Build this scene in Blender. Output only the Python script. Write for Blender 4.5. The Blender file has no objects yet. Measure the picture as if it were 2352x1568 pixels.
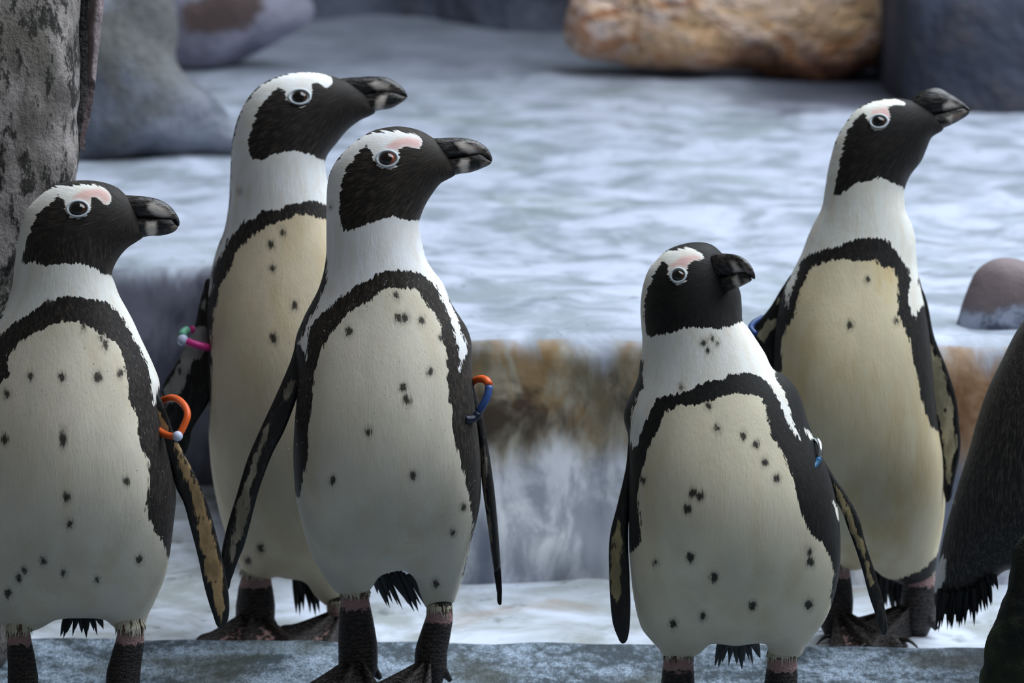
import bpy, math, random
import numpy as np
from mathutils import Vector, noise as mnoise
from mathutils.geometry import delaunay_2d_cdt

random.seed(7)
rng = np.random.default_rng(7)
scene = bpy.context.scene
COL = scene.collection

# ------------------------------------------------------------------ camera, sky, light, exposure
W, H, FPX = 2352.0, 1568.0, 8985.0
PITCH = math.radians(11.0)
CAM = np.array([0.0, -4.2, 4.2 * math.tan(PITCH + math.atan((1585 - 784) / FPX))])
cam_data = bpy.data.cameras.new('camera')
cam = bpy.data.objects.new('camera', cam_data)
COL.objects.link(cam)
cam.location = CAM
cam.rotation_euler = (math.pi / 2 - PITCH, 0, 0)
cam_data.sensor_width = 36.0
cam_data.lens = 36.0 * FPX / W
cam_data.dof.use_dof = True
cam_data.dof.focus_distance = 4.17
cam_data.dof.aperture_fstop = 6.3
scene.camera = cam

world = bpy.data.worlds.new('sky')
scene.world = world
world.use_nodes = True
wn = world.node_tree
bg = wn.nodes['Background']
bg.inputs['Color'].default_value = (0.92, 0.93, 0.90, 1)
bg.inputs['Strength'].default_value = 0.08

sky_l = bpy.data.lights.new('skylight', 'AREA')
sky_l.shape = 'RECTANGLE'
sky_l.size, sky_l.size_y = 5.0, 3.6
sky_l.energy = 255
sky_l.color = (0.84, 0.92, 1.0)
sky_o = bpy.data.objects.new('skylight', sky_l)
COL.objects.link(sky_o)
sky_o.location = (1.9, 0.75, 3.5)
sky_o.rotation_euler = (Vector((0.0, 0.35, 0.2)) - Vector(sky_o.location)).to_track_quat('-Z', 'Y').to_euler()

vs = scene.view_settings
scene.display_settings.display_device = 'sRGB'
vs.view_transform = 'Standard'
vs.look = 'None'
vs.gamma = 1.0
vs.use_curve_mapping = False
vs.exposure = 0.52

# ------------------------------------------------------------------ geometry of the view
R_ = np.array([1.0, 0, 0])
U_ = np.array([0, math.sin(PITCH), math.cos(PITCH)])
F_ = np.array([0, math.cos(PITCH), -math.sin(PITCH)])

def rays(uv):
    uv = np.atleast_2d(np.asarray(uv, float))
    return (uv[:, :1] - W / 2) * R_ - (uv[:, 1:2] - H / 2) * U_ + FPX * F_

def on_y(uv, y):
    d = rays(uv)
    t = (np.asarray(y) - CAM[1]) / d[:, 1]
    return CAM + d * t[:, None]

def on_z(uv, z):
    d = rays(uv)
    t = (z - CAM[2]) / d[:, 2]
    return CAM + d * t[:, None]

WALL_Y = 0.56
Z_TER = on_y((1300, 778), WALL_Y)[0][2]
Z_FLOOR = on_y((1300, 1338), WALL_Y)[0][2]

# ------------------------------------------------------------------ node helper
def srgb(r, g, b):
    def f(c):
        c /= 255.0
        return c / 12.92 if c <= 0.04045 else ((c + 0.055) / 1.055) ** 2.4
    return (f(r), f(g), f(b), 1.0)

class Mat:
    def __init__(s, name, rough=0.6, spec=0.3):
        s.m = bpy.data.materials.new(name)
        s.m.use_nodes = True
        s.nt = s.m.node_tree
        s.b = s.nt.nodes['Principled BSDF']
        s.b.inputs['Roughness'].default_value = rough
        s.b.inputs['Specular IOR Level'].default_value = spec
        s._tc = None
    def node(s, t, **kw):
        n = s.nt.nodes.new(t)
        for k, v in kw.items():
            setattr(n, k, v)
        return n
    def put(s, sock, v):
        if isinstance(v, bpy.types.NodeSocket):
            s.nt.links.new(v, sock)
        elif isinstance(v, (tuple, list)) and len(v) == 3 and sock.type == 'RGBA':
            sock.default_value = (*v, 1)
        else:
            sock.default_value = v
    def obj(s, scale=(1, 1, 1), rot=(0, 0, 0), loc=(0, 0, 0)):
        if s._tc is None:
            s._tc = s.node('ShaderNodeTexCoord')
        mp = s.node('ShaderNodeMapping')
        s.put(mp.inputs['Vector'], s._tc.outputs['Object'])
        mp.inputs['Scale'].default_value = scale
        mp.inputs['Rotation'].default_value = rot
        mp.inputs['Location'].default_value = loc
        return mp.outputs['Vector']
    def noise(s, vec, scale, detail=3, rough=0.55, dist=0.0):
        n = s.node('ShaderNodeTexNoise')
        s.put(n.inputs['Vector'], vec)
        n.inputs['Scale'].default_value = scale
        n.inputs['Detail'].default_value = detail
        n.inputs['Roughness'].default_value = rough
        n.inputs['Distortion'].default_value = dist
        return n.outputs['Fac']
    def voro(s, vec, scale, feature='F1'):
        n = s.node('ShaderNodeTexVoronoi', feature=feature)
        s.put(n.inputs['Vector'], vec)
        n.inputs['Scale'].default_value = scale
        return n.outputs['Distance']
    def math(s, op, a, b=0.0, c=0.0):
        n = s.node('ShaderNodeMath', operation=op)
        s.put(n.inputs[0], a); s.put(n.inputs[1], b); s.put(n.inputs[2], c)
        return n.outputs[0]
    def rng(s, v, a, b, c=0.0, d=1.0, smooth=True):
        n = s.node('ShaderNodeMapRange', interpolation_type='SMOOTHSTEP' if smooth else 'LINEAR')
        s.put(n.inputs['Value'], v)
        n.inputs['From Min'].default_value = a
        n.inputs['From Max'].default_value = b
        n.inputs['To Min'].default_value = c
        n.inputs['To Max'].default_value = d
        return n.outputs['Result']
    def mix(s, f, a, b, blend='MIX'):
        n = s.node('ShaderNodeMix', data_type='RGBA', blend_type=blend)
        s.put(n.inputs[0], f); s.put(n.inputs[6], a); s.put(n.inputs[7], b)
        return n.outputs[2]
    def attr(s, name):
        return s.node('ShaderNodeAttribute', attribute_name=name).outputs['Fac']
    def sep(s, vec):
        n = s.node('ShaderNodeSeparateXYZ')
        s.put(n.inputs[0], vec)
        return n.outputs
    def bump(s, h, strength, dist, normal=None):
        n = s.node('ShaderNodeBump')
        n.inputs['Strength'].default_value = strength
        n.inputs['Distance'].default_value = dist
        s.put(n.inputs['Height'], h)
        if normal is not None:
            s.put(n.inputs['Normal'], normal)
        return n.outputs['Normal']
    def out(s, color=None, normal=None, rough=None):
        if color is not None: s.put(s.b.inputs['Base Color'], color)
        if normal is not None: s.put(s.b.inputs['Normal'], normal)
        if rough is not None: s.put(s.b.inputs['Roughness'], rough)
        return s.m

def plain(name, col, rough=0.5, spec=0.4):
    m = Mat(name, rough, spec)
    n = m.noise(m.obj(), 90, 3)
    c2 = tuple(min(1, x * 0.75) for x in col[:3])
    return m.out(m.mix(n, c2, col[:3]))

# ------------------------------------------------------------------ 2-D shape tools (picture-plane units)
def spline(pts, step=5.0, closed=True, tension=0.5):
    p = np.asarray(pts, float)
    n = len(p)
    out = []
    rng_i = range(n) if closed else range(n - 1)
    for i in rng_i:
        if closed:
            a, b, c, d = p[(i - 1) % n], p[i], p[(i + 1) % n], p[(i + 2) % n]
        else:
            a, b, c, d = p[max(i - 1, 0)], p[i], p[i + 1], p[min(i + 2, n - 1)]
        l = np.linalg.norm(c - b)
        k = max(1, int(round(l / step)))
        # centripetal-like tangents, limited by the chord
        def tang(x, y, z):
            t = z - x
            m = np.linalg.norm(t)
            return t / m if m > 1e-9 else t
        t1, t2 = tang(a, b, c) * l, tang(b, c, d) * l
        for j in range(k):
            t = j / k
            h00 = 2*t**3 - 3*t**2 + 1; h10 = t**3 - 2*t**2 + t
            h01 = -2*t**3 + 3*t**2; h11 = t**3 - t**2
            out.append(h00*b + h10*t1 + h01*c + h11*t2)
    if not closed:
        out.append(p[-1])
    return np.array(out)

def sdf(q, poly, chunk=4000):
    """signed distance, positive inside"""
    q = np.asarray(q, float); poly = np.asarray(poly, float)
    a = poly; b = np.roll(poly, -1, 0); e = b - a
    ee = (e ** 2).sum(1) + 1e-12
    res = np.empty(len(q))
    for s in range(0, len(q), chunk):
        w = q[s:s+chunk, None, :] - a[None]
        t = np.clip((w * e[None]).sum(2) / ee[None], 0, 1)
        d = w - e[None] * t[..., None]
        dist = np.sqrt((d ** 2).sum(2).min(1))
        y = q[s:s+chunk, 1:2]; x = q[s:s+chunk, 0:1]
        c = (a[None, :, 1] > y) != (b[None, :, 1] > y)
        xi = a[None, :, 0] + (y - a[None, :, 1]) * e[None, :, 0] / np.where(np.abs(e[None, :, 1]) < 1e-9, 1e-9, e[None, :, 1])
        inside = ((c & (x < xi)).sum(1) % 2) == 1
        res[s:s+chunk] = np.where(inside, dist, -dist)
    return res

def relax(u, mask, h, n):
    for _ in range(n):
        v = np.zeros_like(u)
        v[1:-1, 1:-1] = (u[:-2, 1:-1] + u[2:, 1:-1] + u[1:-1, :-2] + u[1:-1, 2:] + 4 * h * h) / 4
        u = np.where(mask, v, 0)
    return u

def bilin(g, x0, y0, h, q):
    fx = np.clip((q[:, 0] - x0) / h, 0, g.shape[1] - 1.001); fy = np.clip((q[:, 1] - y0) / h, 0, g.shape[0] - 1.001)
    ix = fx.astype(int); iy = fy.astype(int); tx = fx - ix; ty = fy - iy
    return (g[iy, ix]*(1-tx)*(1-ty) + g[iy, ix+1]*tx*(1-ty) + g[iy+1, ix]*(1-tx)*ty + g[iy+1, ix+1]*tx*ty)

def inflate(outline, step=5.0, bstep=5.0):
    """round, closed solid from an outline: returns points, half thickness (same unit), triangles, number of rim points"""
    rim = spline(outline, bstep)
    lo = rim.min(0) - 4 * step; hi = rim.max(0) + 4 * step
    u = None
    for lev in (8, 4, 2, 1):
        h = step * lev
        xs = np.arange(lo[0], hi[0] + h, h); ys = np.arange(lo[1], hi[1] + h, h)
        gx, gy = np.meshgrid(xs, ys)
        q = np.stack([gx.ravel(), gy.ravel()], 1)
        sd = sdf(q, rim).reshape(gx.shape)
        mask = sd > 0
        mask[0] = mask[-1] = False; mask[:, 0] = mask[:, -1] = False
        u0 = np.zeros_like(gx) if u is None else np.where(mask, bilin(u, lo[0], lo[1], hp, q).reshape(gx.shape), 0)
        u = relax(u0, mask, h, 260 if lev > 2 else (160 if lev == 2 else 70)); hp = h
    # ratio u/sd, carried outwards to the rim, keeps the profile clean near the outline
    r = np.where(sd > 2.2 * step, u / np.maximum(sd, 1e-6), 0.0)
    ok = sd > 2.2 * step
    if not ok.any():
        ok = sd > 0.4 * step
        r = np.where(ok, u / np.maximum(sd, 1e-6), 0.0)
    rf = r.copy(); filled = ok.copy()
    for _ in range(10):
        num = np.zeros_like(rf); den = np.zeros_like(rf)
        for dy, dx in ((0, 1), (0, -1), (1, 0), (-1, 0)):
            num += np.roll(np.where(filled, rf, 0), (dy, dx), (0, 1)); den += np.roll(filled.astype(float), (dy, dx), (0, 1))
        new = (~filled) & (den > 0)
        rf[new] = num[new] / den[new]; filled |= new
    # interior points on a staggered grid, plus a ring close inside the rim
    xs = np.arange(lo[0], hi[0], step); ys = np.arange(lo[1], hi[1], step * 0.87)
    gx, gy = np.meshgrid(xs, ys); gx[1::2] += step / 2
    q = np.stack([gx.ravel(), gy.ravel()], 1)
    q = q[sdf(q, rim) > 0.62 * step]
    t = np.roll(rim, -1, 0) - np.roll(rim, 1, 0)
    nrm = np.stack([-t[:, 1], t[:, 0]], 1); nrm /= np.linalg.norm(nrm, axis=1)[:, None] + 1e-9
    area = (rim[:, 0] * np.roll(rim[:, 1], -1) - np.roll(rim[:, 0], -1) * rim[:, 1]).sum()
    if area < 0: nrm = -nrm
    rings = rim + nrm * 0.26 * step
    rings = rings[sdf(rings, rim) > 0.2 * step]
    pts = np.concatenate([rim, rings, q])
    nb = len(rim)
    res = delaunay_2d_cdt([Vector(p) for p in pts], [], [list(range(nb))], 1, 1e-6)
    P = np.array([(v.x, v.y) for v in res[0]])
    T = np.array([f for f in res[2]], int)
    sdv = sdf(P, rim)
    on_rim = np.abs(sdv) < 0.02 * step
    a, b, c = P[T[:, 0]], P[T[:, 1]], P[T[:, 2]]
    ar = (b[:, 0]-a[:, 0])*(c[:, 1]-a[:, 1]) - (b[:, 1]-a[:, 1])*(c[:, 0]-a[:, 0])
    T[ar > 0] = T[ar > 0][:, ::-1]
    keep = np.abs(ar) > 1e-6
    T = T[keep]
    uu = bilin(u, lo[0], lo[1], step, P); rr = bilin(rf, lo[0], lo[1], step, P)
    w = np.clip((sdv - 2.2 * step) / (3 * step), 0, 1); w = w * w * (3 - 2 * w)
    val = np.maximum(w * uu + (1 - w) * rr * sdv, 0)
    f = np.sqrt(val); f[on_rim] = 0
    return P, f, T, on_rim

# ------------------------------------------------------------------ mesh builder
class MB:
    ATTRS = ('mark', 'belly', 'pink', 'spot', 'fu', 'fv', 'headw')
    def __init__(s):
        s.v = []; s.f = []; s.mi = []; s.n = 0; s.a = {k: [] for k in s.ATTRS}
    def add(s, verts, faces, mi=0, **attrs):
        verts = np.asarray(verts, float).reshape(-1, 3)
        n = len(verts)
        s.v.append(verts)
        s.f.extend([tuple(int(i) + s.n for i in f) for f in faces])
        s.mi.extend([mi] * len(faces))
        for k in s.ATTRS:
            x = attrs.get(k, 0.0)
            s.a[k].append(np.broadcast_to(np.asarray(x, float), (n,)))
        s.n += n
    def build(s, name, mats, parent=None, origin=None, smooth=True):
        v = np.concatenate(s.v)
        if origin is not None: v = v - np.asarray(origin)
        me = bpy.data.meshes.new(name)
        me.from_pydata(v.tolist(), [], s.f)
        for m in (mats if isinstance(mats, (list, tuple)) else [mats]):
            me.materials.append(m)
        me.polygons.foreach_set('material_index', s.mi)
        if smooth: me.polygons.foreach_set('use_smooth', [True] * len(s.f))
        for k in s.ATTRS:
            x = np.concatenate(s.a[k])
            if np.any(x):
                at = me.attributes.new(k, 'FLOAT', 'POINT')
                at.data.foreach_set('value', x.astype(np.float32))
        me.update()
        o = bpy.data.objects.new(name, me)
        COL.objects.link(o)
        if parent is not None: o.parent = parent
        return o

def tag(o, label=None, cat=None, group=None, kind=None):
    if label: o['label'] = label
    if cat: o['category'] = cat
    if group: o['group'] = group
    if kind: o['kind'] = kind
    return o

def empty(name, loc):
    o = bpy.data.objects.new(name, None)
    o.location = loc
    o.empty_display_size = 0.05
    COL.objects.link(o)
    return o

def solid(mb, outline, Y, mi=0, k=0.65, step=5.0, bstep=5.0, cap=None, backk=None, shift=None, fields=None, back_fields=None, noisefn=None, keepf=None):
    """an inflated solid standing at depth Y; k(uv) scales its thickness, shift(uv) bends it in depth (metres)"""
    P, f, T, rim = inflate(outline, step, bstep)
    ctr = P.mean(0)
    d = rays(ctr)[0]; dist = (Y - CAM[1]) / d[1]; scl = dist          # metres per px unit on the plane
    axis = d / np.linalg.norm(d)
    mpp = dist * np.linalg.norm(d) / FPX * (FPX / np.linalg.norm(d))
    mpp = dist
    kk = k(P) if callable(k) else np.full(len(P), k)
    ff = kk * f
    if cap: ff = cap * (1 - np.exp(-ff / cap))
    base = on_y(P, np.full(len(P), Y))
    if shift is not None:
        base = base + axis * np.asarray(shift(P))[:, None]
    thick = ff * mpp * 1.0
    thick = thick * 1.0
    fr = base - axis * thick[:, None]
    bk = base + axis * (thick * (backk if backk is not None else 1.0))[:, None]
    inner = np.where(~rim)[0]
    idx = np.arange(len(P)); bi = idx.copy(); bi[inner] = len(P) + np.arange(len(inner))
    V = np.concatenate([fr, bk[inner]])
    if noisefn is not None: V = noisefn(V)
    faces = [tuple(t) for t in T] + [tuple(bi[t[::-1]]) for t in T]
    at = {}
    if fields:
        A = fields(P); B = back_fields(P) if back_fields else A
        for kx in A: at[kx] = np.concatenate([A[kx], B[kx][inner]])
    mb.add(V, faces, mi, **at)
    if keepf is not None: keepf.update(P=P, T=T, ff=ff, base=base, axis=axis, mpp=mpp, fr=fr)
    return axis, mpp

def tube(mb, pts, rad, n=10, mi=0, closed=False, caps=True, **attrs):
    pts = np.asarray(pts, float)
    m = len(pts)
    rad = np.broadcast_to(np.asarray(rad, float), (m,))
    V = []; F = []
    up = np.array([0.13, 0.37, 0.92])
    for i in range(m):
        if closed: t = pts[(i+1) % m] - pts[i-1]
        else: t = pts[min(i+1, m-1)] - pts[max(i-1, 0)]
        t = t / (np.linalg.norm(t) + 1e-12)
        a = np.cross(t, up); a /= np.linalg.norm(a) + 1e-12
        b = np.cross(t, a)
        up = -np.cross(t, a) if np.dot(-np.cross(t, a), up) > 0 else np.cross(t, a)
        b = up; a = np.cross(up, t)
        for j in range(n):
            g = 2 * math.pi * j / n
            V.append(pts[i] + rad[i] * (math.cos(g) * a + math.sin(g) * b))
    segs = m if closed else m - 1
    for i in range(segs):
        for j in range(n):
            p, q = i * n, ((i + 1) % m) * n
            F.append((p + j, p + (j + 1) % n, q + (j + 1) % n, q + j))
    if caps and not closed:
        V.append(pts[0]); V.append(pts[-1])
        for j in range(n):
            F.append((len(V) - 2, (j + 1) % n, j)); F.append((len(V) - 1, (m-1)*n + j, (m-1)*n + (j + 1) % n))
    mb.add(V, F, mi, **attrs)

def ball(mb, c, r, axes=None, nu=16, nv=10, mi=0, **attrs):
    c = np.asarray(c, float)
    r = np.broadcast_to(np.asarray(r, float), (3,))
    A = np.eye(3) if axes is None else np.asarray(axes)
    V = [c + A[2] * r[2]]
    for i in range(1, nv):
        th = math.pi * i / nv
        for j in range(nu):
            ph = 2 * math.pi * j / nu
            V.append(c + A[0]*r[0]*math.sin(th)*math.cos(ph) + A[1]*r[1]*math.sin(th)*math.sin(ph) + A[2]*r[2]*math.cos(th))
    V.append(c - A[2] * r[2])
    F = [(0, 1 + j, 1 + (j + 1) % nu) for j in range(nu)]
    for i in range(nv - 2):
        for j in range(nu):
            a = 1 + i*nu
            F.append((a + j, a + nu + j, a + nu + (j+1) % nu, a + (j+1) % nu))
    last = len(V) - 1; a = 1 + (nv-2)*nu
    F += [(last, a + (j+1) % nu, a + j) for j in range(nu)]
    mb.add(V, F, mi, **attrs)

# ------------------------------------------------------------------ materials
def plumage(name, neck, belly, dark, dark2, stain=0.15, jag=7.0, blur=1.3):
    m = Mat(name, 0.62, 0.22)
    hw = m.attr('headw')
    cv = m.node('ShaderNodeCombineXYZ')
    m.put(cv.inputs[0], m.attr('fu')); m.put(cv.inputs[1], m.attr('fv'))
    def hmap(sx, sy, loc=0.0):
        mp = m.node('ShaderNodeMapping')
        m.put(mp.inputs['Vector'], cv.outputs[0])
        mp.inputs['Scale'].default_value = (sx, sy, 1); mp.inputs['Location'].default_value = (loc, loc, loc)
        return mp.outputs['Vector']
    def both(sc_b, an_b, sc_h, an_h, detail, rough, loc=0.0):
        b = m.noise(m.obj((1, 1, an_b), loc=(loc, loc, loc)), sc_b, detail, rough)
        h = m.noise(hmap(1, an_h, loc), sc_h, detail, rough)
        n = m.node('ShaderNodeMix', data_type='FLOAT')
        m.put(n.inputs[0], hw); m.put(n.inputs[2], b); m.put(n.inputs[3], h)
        return n.outputs[0]
    fringe = both(330, 0.16, 15, 0.2, 2, 0.6)              # single feather tips
    clump = both(75, 0.35, 4.0, 0.4, 3, 0.55, 3.0)         # clumps of feathers
    barb = both(800, 0.10, 38, 0.10, 2, 0.6, 6.0)          # barbs
    j = m.math('ADD', m.math('MULTIPLY', m.math('SUBTRACT', fringe, 0.5), jag * 3.2), m.math('MULTIPLY', m.math('SUBTRACT', clump, 0.5), jag * 1.3))
    near = m.math('ADD', m.rng(m.attr('fv'), 0.3, 1.5, 0.35, 1.0), m.math('SUBTRACT', 1.0, hw))
    j = m.math('MULTIPLY', j, m.math('MINIMUM', near, 1.0))
    mk = m.math('ADD', m.attr('mark'), j)
    white = m.rng(mk, -blur, blur)
    soft = m.noise(m.obj((1, 1, 0.6)), 16, 3, 0.5)
    stn = m.noise(m.obj((1, 1, 0.22), loc=(0.4, 0, 0)), 22, 4, 0.6)
    bel = m.mix(m.rng(soft, 0.35, 0.65), belly, tuple(c * 0.84 for c in belly))
    bel = m.mix(m.math('MULTIPLY', m.rng(stn, 0.42, 0.72), stain), bel, srgb(196, 160, 82)[:3])
    nk = m.mix(m.rng(clump, 0.36, 0.68, 0.0, 0.35), neck, srgb(214, 200, 172)[:3])
    wcol = m.mix(m.rng(m.attr('belly'), -14, -2), nk, bel)
    wcol = m.mix(m.rng(barb, 0.45, 0.8, 0.0, 0.14), wcol, tuple(c * 0.6 for c in belly))
    wcol = m.mix(m.rng(m.attr('pink'), -5, 8, 0, 0.8), wcol, srgb(226, 176, 170)[:3])
    dk = m.mix(m.rng(m.math('ADD', m.math('MULTIPLY', barb, 0.6), m.math('MULTIPLY', fringe, 0.4)), 0.42, 0.74), dark, dark2)
    # feather spots: crisp tips below, softened roots above
    sp = m.math('ADD', m.attr('spot'), m.math('ADD', m.math('MULTIPLY', m.math('SUBTRACT', fringe, 0.5), 16.0), m.math('MULTIPLY', m.math('SUBTRACT', barb, 0.5), 8.0)))
    wcol = m.mix(m.rng(sp, -9, 3, 0.0, 0.5), wcol, tuple(c * 0.35 for c in belly))
    wcol = m.mix(m.rng(sp, -1.0, 4.0, 0.0, 0.93), wcol, dk)
    col = m.mix(white, dk, wcol)
    h = m.math('ADD', m.math('MULTIPLY', barb, 0.5), m.math('ADD', m.math('MULTIPLY', fringe, 0.6), m.math('MULTIPLY', clump, 1.0)))
    nrm = m.bump(h, 0.32, 0.0013)
    m.b.inputs['Sheen Weight'].default_value = 0.05
    return m.out(col, nrm)

def flipper_mat(name, dark, tan, amount=0.0):
    m = Mat(name, 0.42, 0.4)
    n1 = m.noise(m.obj((1, 1, 0.3)), 190, 4, 0.65)
    n2 = m.noise(m.obj((1, 1, 0.5), loc=(1, 2, 3)), 60, 3, 0.6)
    n3 = m.noise(m.obj((1, 1, 0.35), loc=(5, 2, 3)), 130, 3, 0.6)
    mk = m.math('ADD', m.attr('mark'), m.math('ADD', m.math('MULTIPLY', m.math('SUBTRACT', n1, 0.5), 30), m.math('MULTIPLY', m.math('SUBTRACT', n2, 0.5), 24)))
    t = m.rng(mk, -1.5 - amount, 3.5 - amount)
    t = m.math('MULTIPLY', t, m.rng(n3, 0.60, 0.66, 1.0, 0.1))
    d2 = tuple(min(1, c * 2.6 + 0.010) for c in dark)
    dcol = m.mix(m.rng(n1, 0.48, 0.7), dark, d2)
    tcol = m.mix(m.rng(n2, 0.35, 0.65), tan, tuple(c * 0.55 for c in tan))
    scale = m.voro(m.obj((1, 1, 0.7)), 620)
    return m.out(m.mix(t, dcol, tcol), m.bump(m.math('MULTIPLY', scale, -1.0), 0.22, 0.0006))

def leg_mat(name):
    m = Mat(name, 0.5, 0.35)
    n1 = m.noise(m.obj(), 150, 4, 0.7)
    pk = m.rng(m.math('ADD', m.attr('pink'), m.math('MULTIPLY', m.math('SUBTRACT', n1, 0.5), 1.5)), 0.38, 0.56)
    wv = m.node('ShaderNodeTexWave', wave_type='BANDS', bands_direction='Z')
    m.put(wv.inputs['Vector'], m.obj())
    wv.inputs['Scale'].default_value = 60; wv.inputs['Distortion'].default_value = 9.0; wv.inputs['Detail'].default_value = 3
    wv.inputs['Detail Scale'].default_value = 3
    vo = m.voro(m.obj(), 420)
    dk = m.mix(m.rng(m.math('ADD', m.math('MULTIPLY', wv.outputs['Fac'], 0.4), m.math('MULTIPLY', n1, 0.6)), 0.3, 0.8), srgb(26, 23, 23)[:3], srgb(66, 58, 56)[:3])
    h = m.math('ADD', wv.outputs['Fac'], m.math('MULTIPLY', vo, 1.6))
    return m.out(m.mix(pk, dk, m.mix(n1, srgb(184, 150, 147)[:3], srgb(138, 108, 107)[:3])), m.bump(h, 0.5, 0.0012))

def bill_mat():
    m = Mat('bill_horn', 0.3, 0.5)
    n1 = m.noise(m.obj((0.35, 1, 1.4), rot=(0, 0.1, 0)), 230, 4, 0.65)
    mk = m.math('ADD', m.attr('mark'), m.math('MULTIPLY', m.math('SUBTRACT', n1, 0.5), 8))
    t = m.rng(mk, -5, 8)
    pale = m.mix(n1, srgb(246, 238, 230)[:3], srgb(206, 192, 182)[:3])
    tip = m.rng(m.math('ADD', m.attr('belly'), m.math('MULTIPLY', m.math('SUBTRACT', n1, 0.5), 8)), -4, 8, 0, 0.8)
    base = m.mix(m.rng(n1, 0.4, 0.75), srgb(13, 13, 14)[:3], srgb(84, 80, 78)[:3])
    base = m.mix(tip, base, srgb(158, 142, 132)[:3])
    return m.out(m.mix(t, base, pale), m.bump(n1, 0.6, 0.0022))

BILL = bill_mat()
LEG = leg_mat('leg_skin')
EYE = Mat('eye_brown', 0.05, 0.6)
_d = EYE.attr('mark')
EYE = EYE.out(EYE.mix(EYE.rng(_d, 0.76, 0.95), srgb(10, 7, 6)[:3], srgb(58, 34, 28)[:3]))
EYER = Mat('eye_brown_red', 0.05, 0.6)
_d = EYER.attr('mark')
EYER = EYER.out(EYER.mix(EYER.rng(_d, 0.78, 0.92), srgb(20, 9, 8)[:3], srgb(138, 74, 56)[:3]))
LID = plain('eye_skin', srgb(205, 214, 222), 0.45)
CLAW = plain('claw_horn', srgb(28, 25, 24), 0.35)
TUFT_PALE = Mat('ankle_feathers', 0.7, 0.2)
_n = TUFT_PALE.noise(TUFT_PALE.obj((1, 1, 0.15)), 260, 2)
TUFT_PALE = TUFT_PALE.out(TUFT_PALE.mix(TUFT_PALE.rng(_n, 0.52, 0.62), srgb(204, 200, 180)[:3], srgb(92, 76, 60)[:3]))
TUFT_DARK = plain('dark_feathers', srgb(22, 21, 21), 0.6, 0.25)
DROP = Mat('water_drop', 0.02, 0.5)
DROP.b.inputs['Transmission Weight'].default_value = 0.75
DROP.b.inputs['IOR'].default_value = 1.33
DROP.b.inputs['Coat Weight'].default_value = 1.0
DROP.b.inputs['Coat IOR'].default_value = 1.8
DROP.b.inputs['Coat Roughness'].default_value = 0.05
DROP = DROP.out((0.95, 0.97, 1.0))
ORANGE = plain('orange_plastic', srgb(240, 104, 44), 0.38)
BEAD = plain('pale_bead', srgb(206, 214, 240), 0.35)
PINKP = plain('pink_plastic', srgb(214, 52, 140), 0.4)
GREENP = plain('green_plastic', srgb(120, 190, 160), 0.4)
BLUEP = plain('blue_plastic', srgb(52, 82, 142), 0.4)
NAVY = plain('navy_plastic', srgb(20, 28, 52), 0.4)
TEAL = plain('teal_plastic', srgb(40, 104, 150), 0.4)
STEEL = Mat('steel', 0.22, 0.5)
STEEL.b.inputs['Metallic'].default_value = 1.0
STEEL = STEEL.out(srgb(200, 205, 212)[:3])

# ------------------------------------------------------------------ setting: rock slab, floor, ledge, wall
def rock_noise(p, scale, seed=0.0, octv=4):
    v = Vector((p[0]*scale + seed, p[1]*scale - seed*0.7, p[2]*scale + seed*0.3))
    return mnoise.fractal(v, 0.9, 2.1, octv)

def grid_mesh(mb, rows, mi=0):
    """rows: list of equal-length lists of points"""
    n = len(rows[0]); V = [p for r in rows for p in r]; F = []
    for i in range(len(rows) - 1):
        for j in range(n - 1):
            a = i*n + j
            F.append((a, a+1, a+n+1, a+n))
    mb.add(V, F, mi)

# front slab the near birds stand on
m = Mat('slab_stone', 0.55, 0.35)
n1 = m.noise(m.obj(), 9, 5, 0.6, 0.4); n2 = m.noise(m.obj((1, 0.45, 1), loc=(5, 2, 0)), 95, 5, 0.72); n3 = m.noise(m.obj(loc=(1, 7, 0)), 5, 3, 0.5)
n4 = m.noise(m.obj((1, 0.4, 1)), 420, 3, 0.7)
c = m.mix(m.rng(m.math('ADD', m.math('MULTIPLY', n1, 0.55), m.math('MULTIPLY', n2, 0.45)), 0.42, 0.60), srgb(70, 82, 90)[:3], srgb(168, 186, 206)[:3])
c = m.mix(m.rng(n3, 0.52, 0.68, 0, 0.7), c, srgb(74, 78, 62)[:3])
c = m.mix(m.rng(n4, 0.45, 0.60, 0, 0.6), c, srgb(52, 62, 70)[:3])
slab_m = m.out(c, m.bump(m.math('ADD', n2, m.math('MULTIPLY', n4, 0.5)), 0.5, 0.006), m.rng(n1, 0.3, 0.7, 0.35, 0.7))
pL, pR = on_z((330, 1457), 0)[0], on_z((2300, 1478), 0)[0]
mb = MB(); rows = []
xs = np.linspace(-1.9, 1.9, 171)
def edge_y(x): return pL[1] + (x - pL[0]) / (pR[0] - pL[0]) * (pR[1] - pL[1]) + 0.004 * mnoise.noise(Vector((x*6, 0, 3)))
prof = [(0.0, -0.2), (0.0, -0.03), (-0.003, -0.008), (-0.010, -0.002), (-0.02, 0.0)] + [(-0.02 - d, 0.0) for d in np.linspace(0.02, 1.5, 60)] + [(-1.54, -0.03), (-1.54, -0.2)]
for dy, z in prof:
    rows.append([(x, edge_y(x) + dy, z + (0.0025 * (rock_noise((x, dy, 0), 14) - 0.2) if dy > -1.5 and z > -0.02 else 0)) for x in xs])
grid_mesh(mb, rows[::-1])
tag(mb.build('trim_1', slab_m), 'blue grey mottled stone slab under the front penguins', kind='structure')

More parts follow.
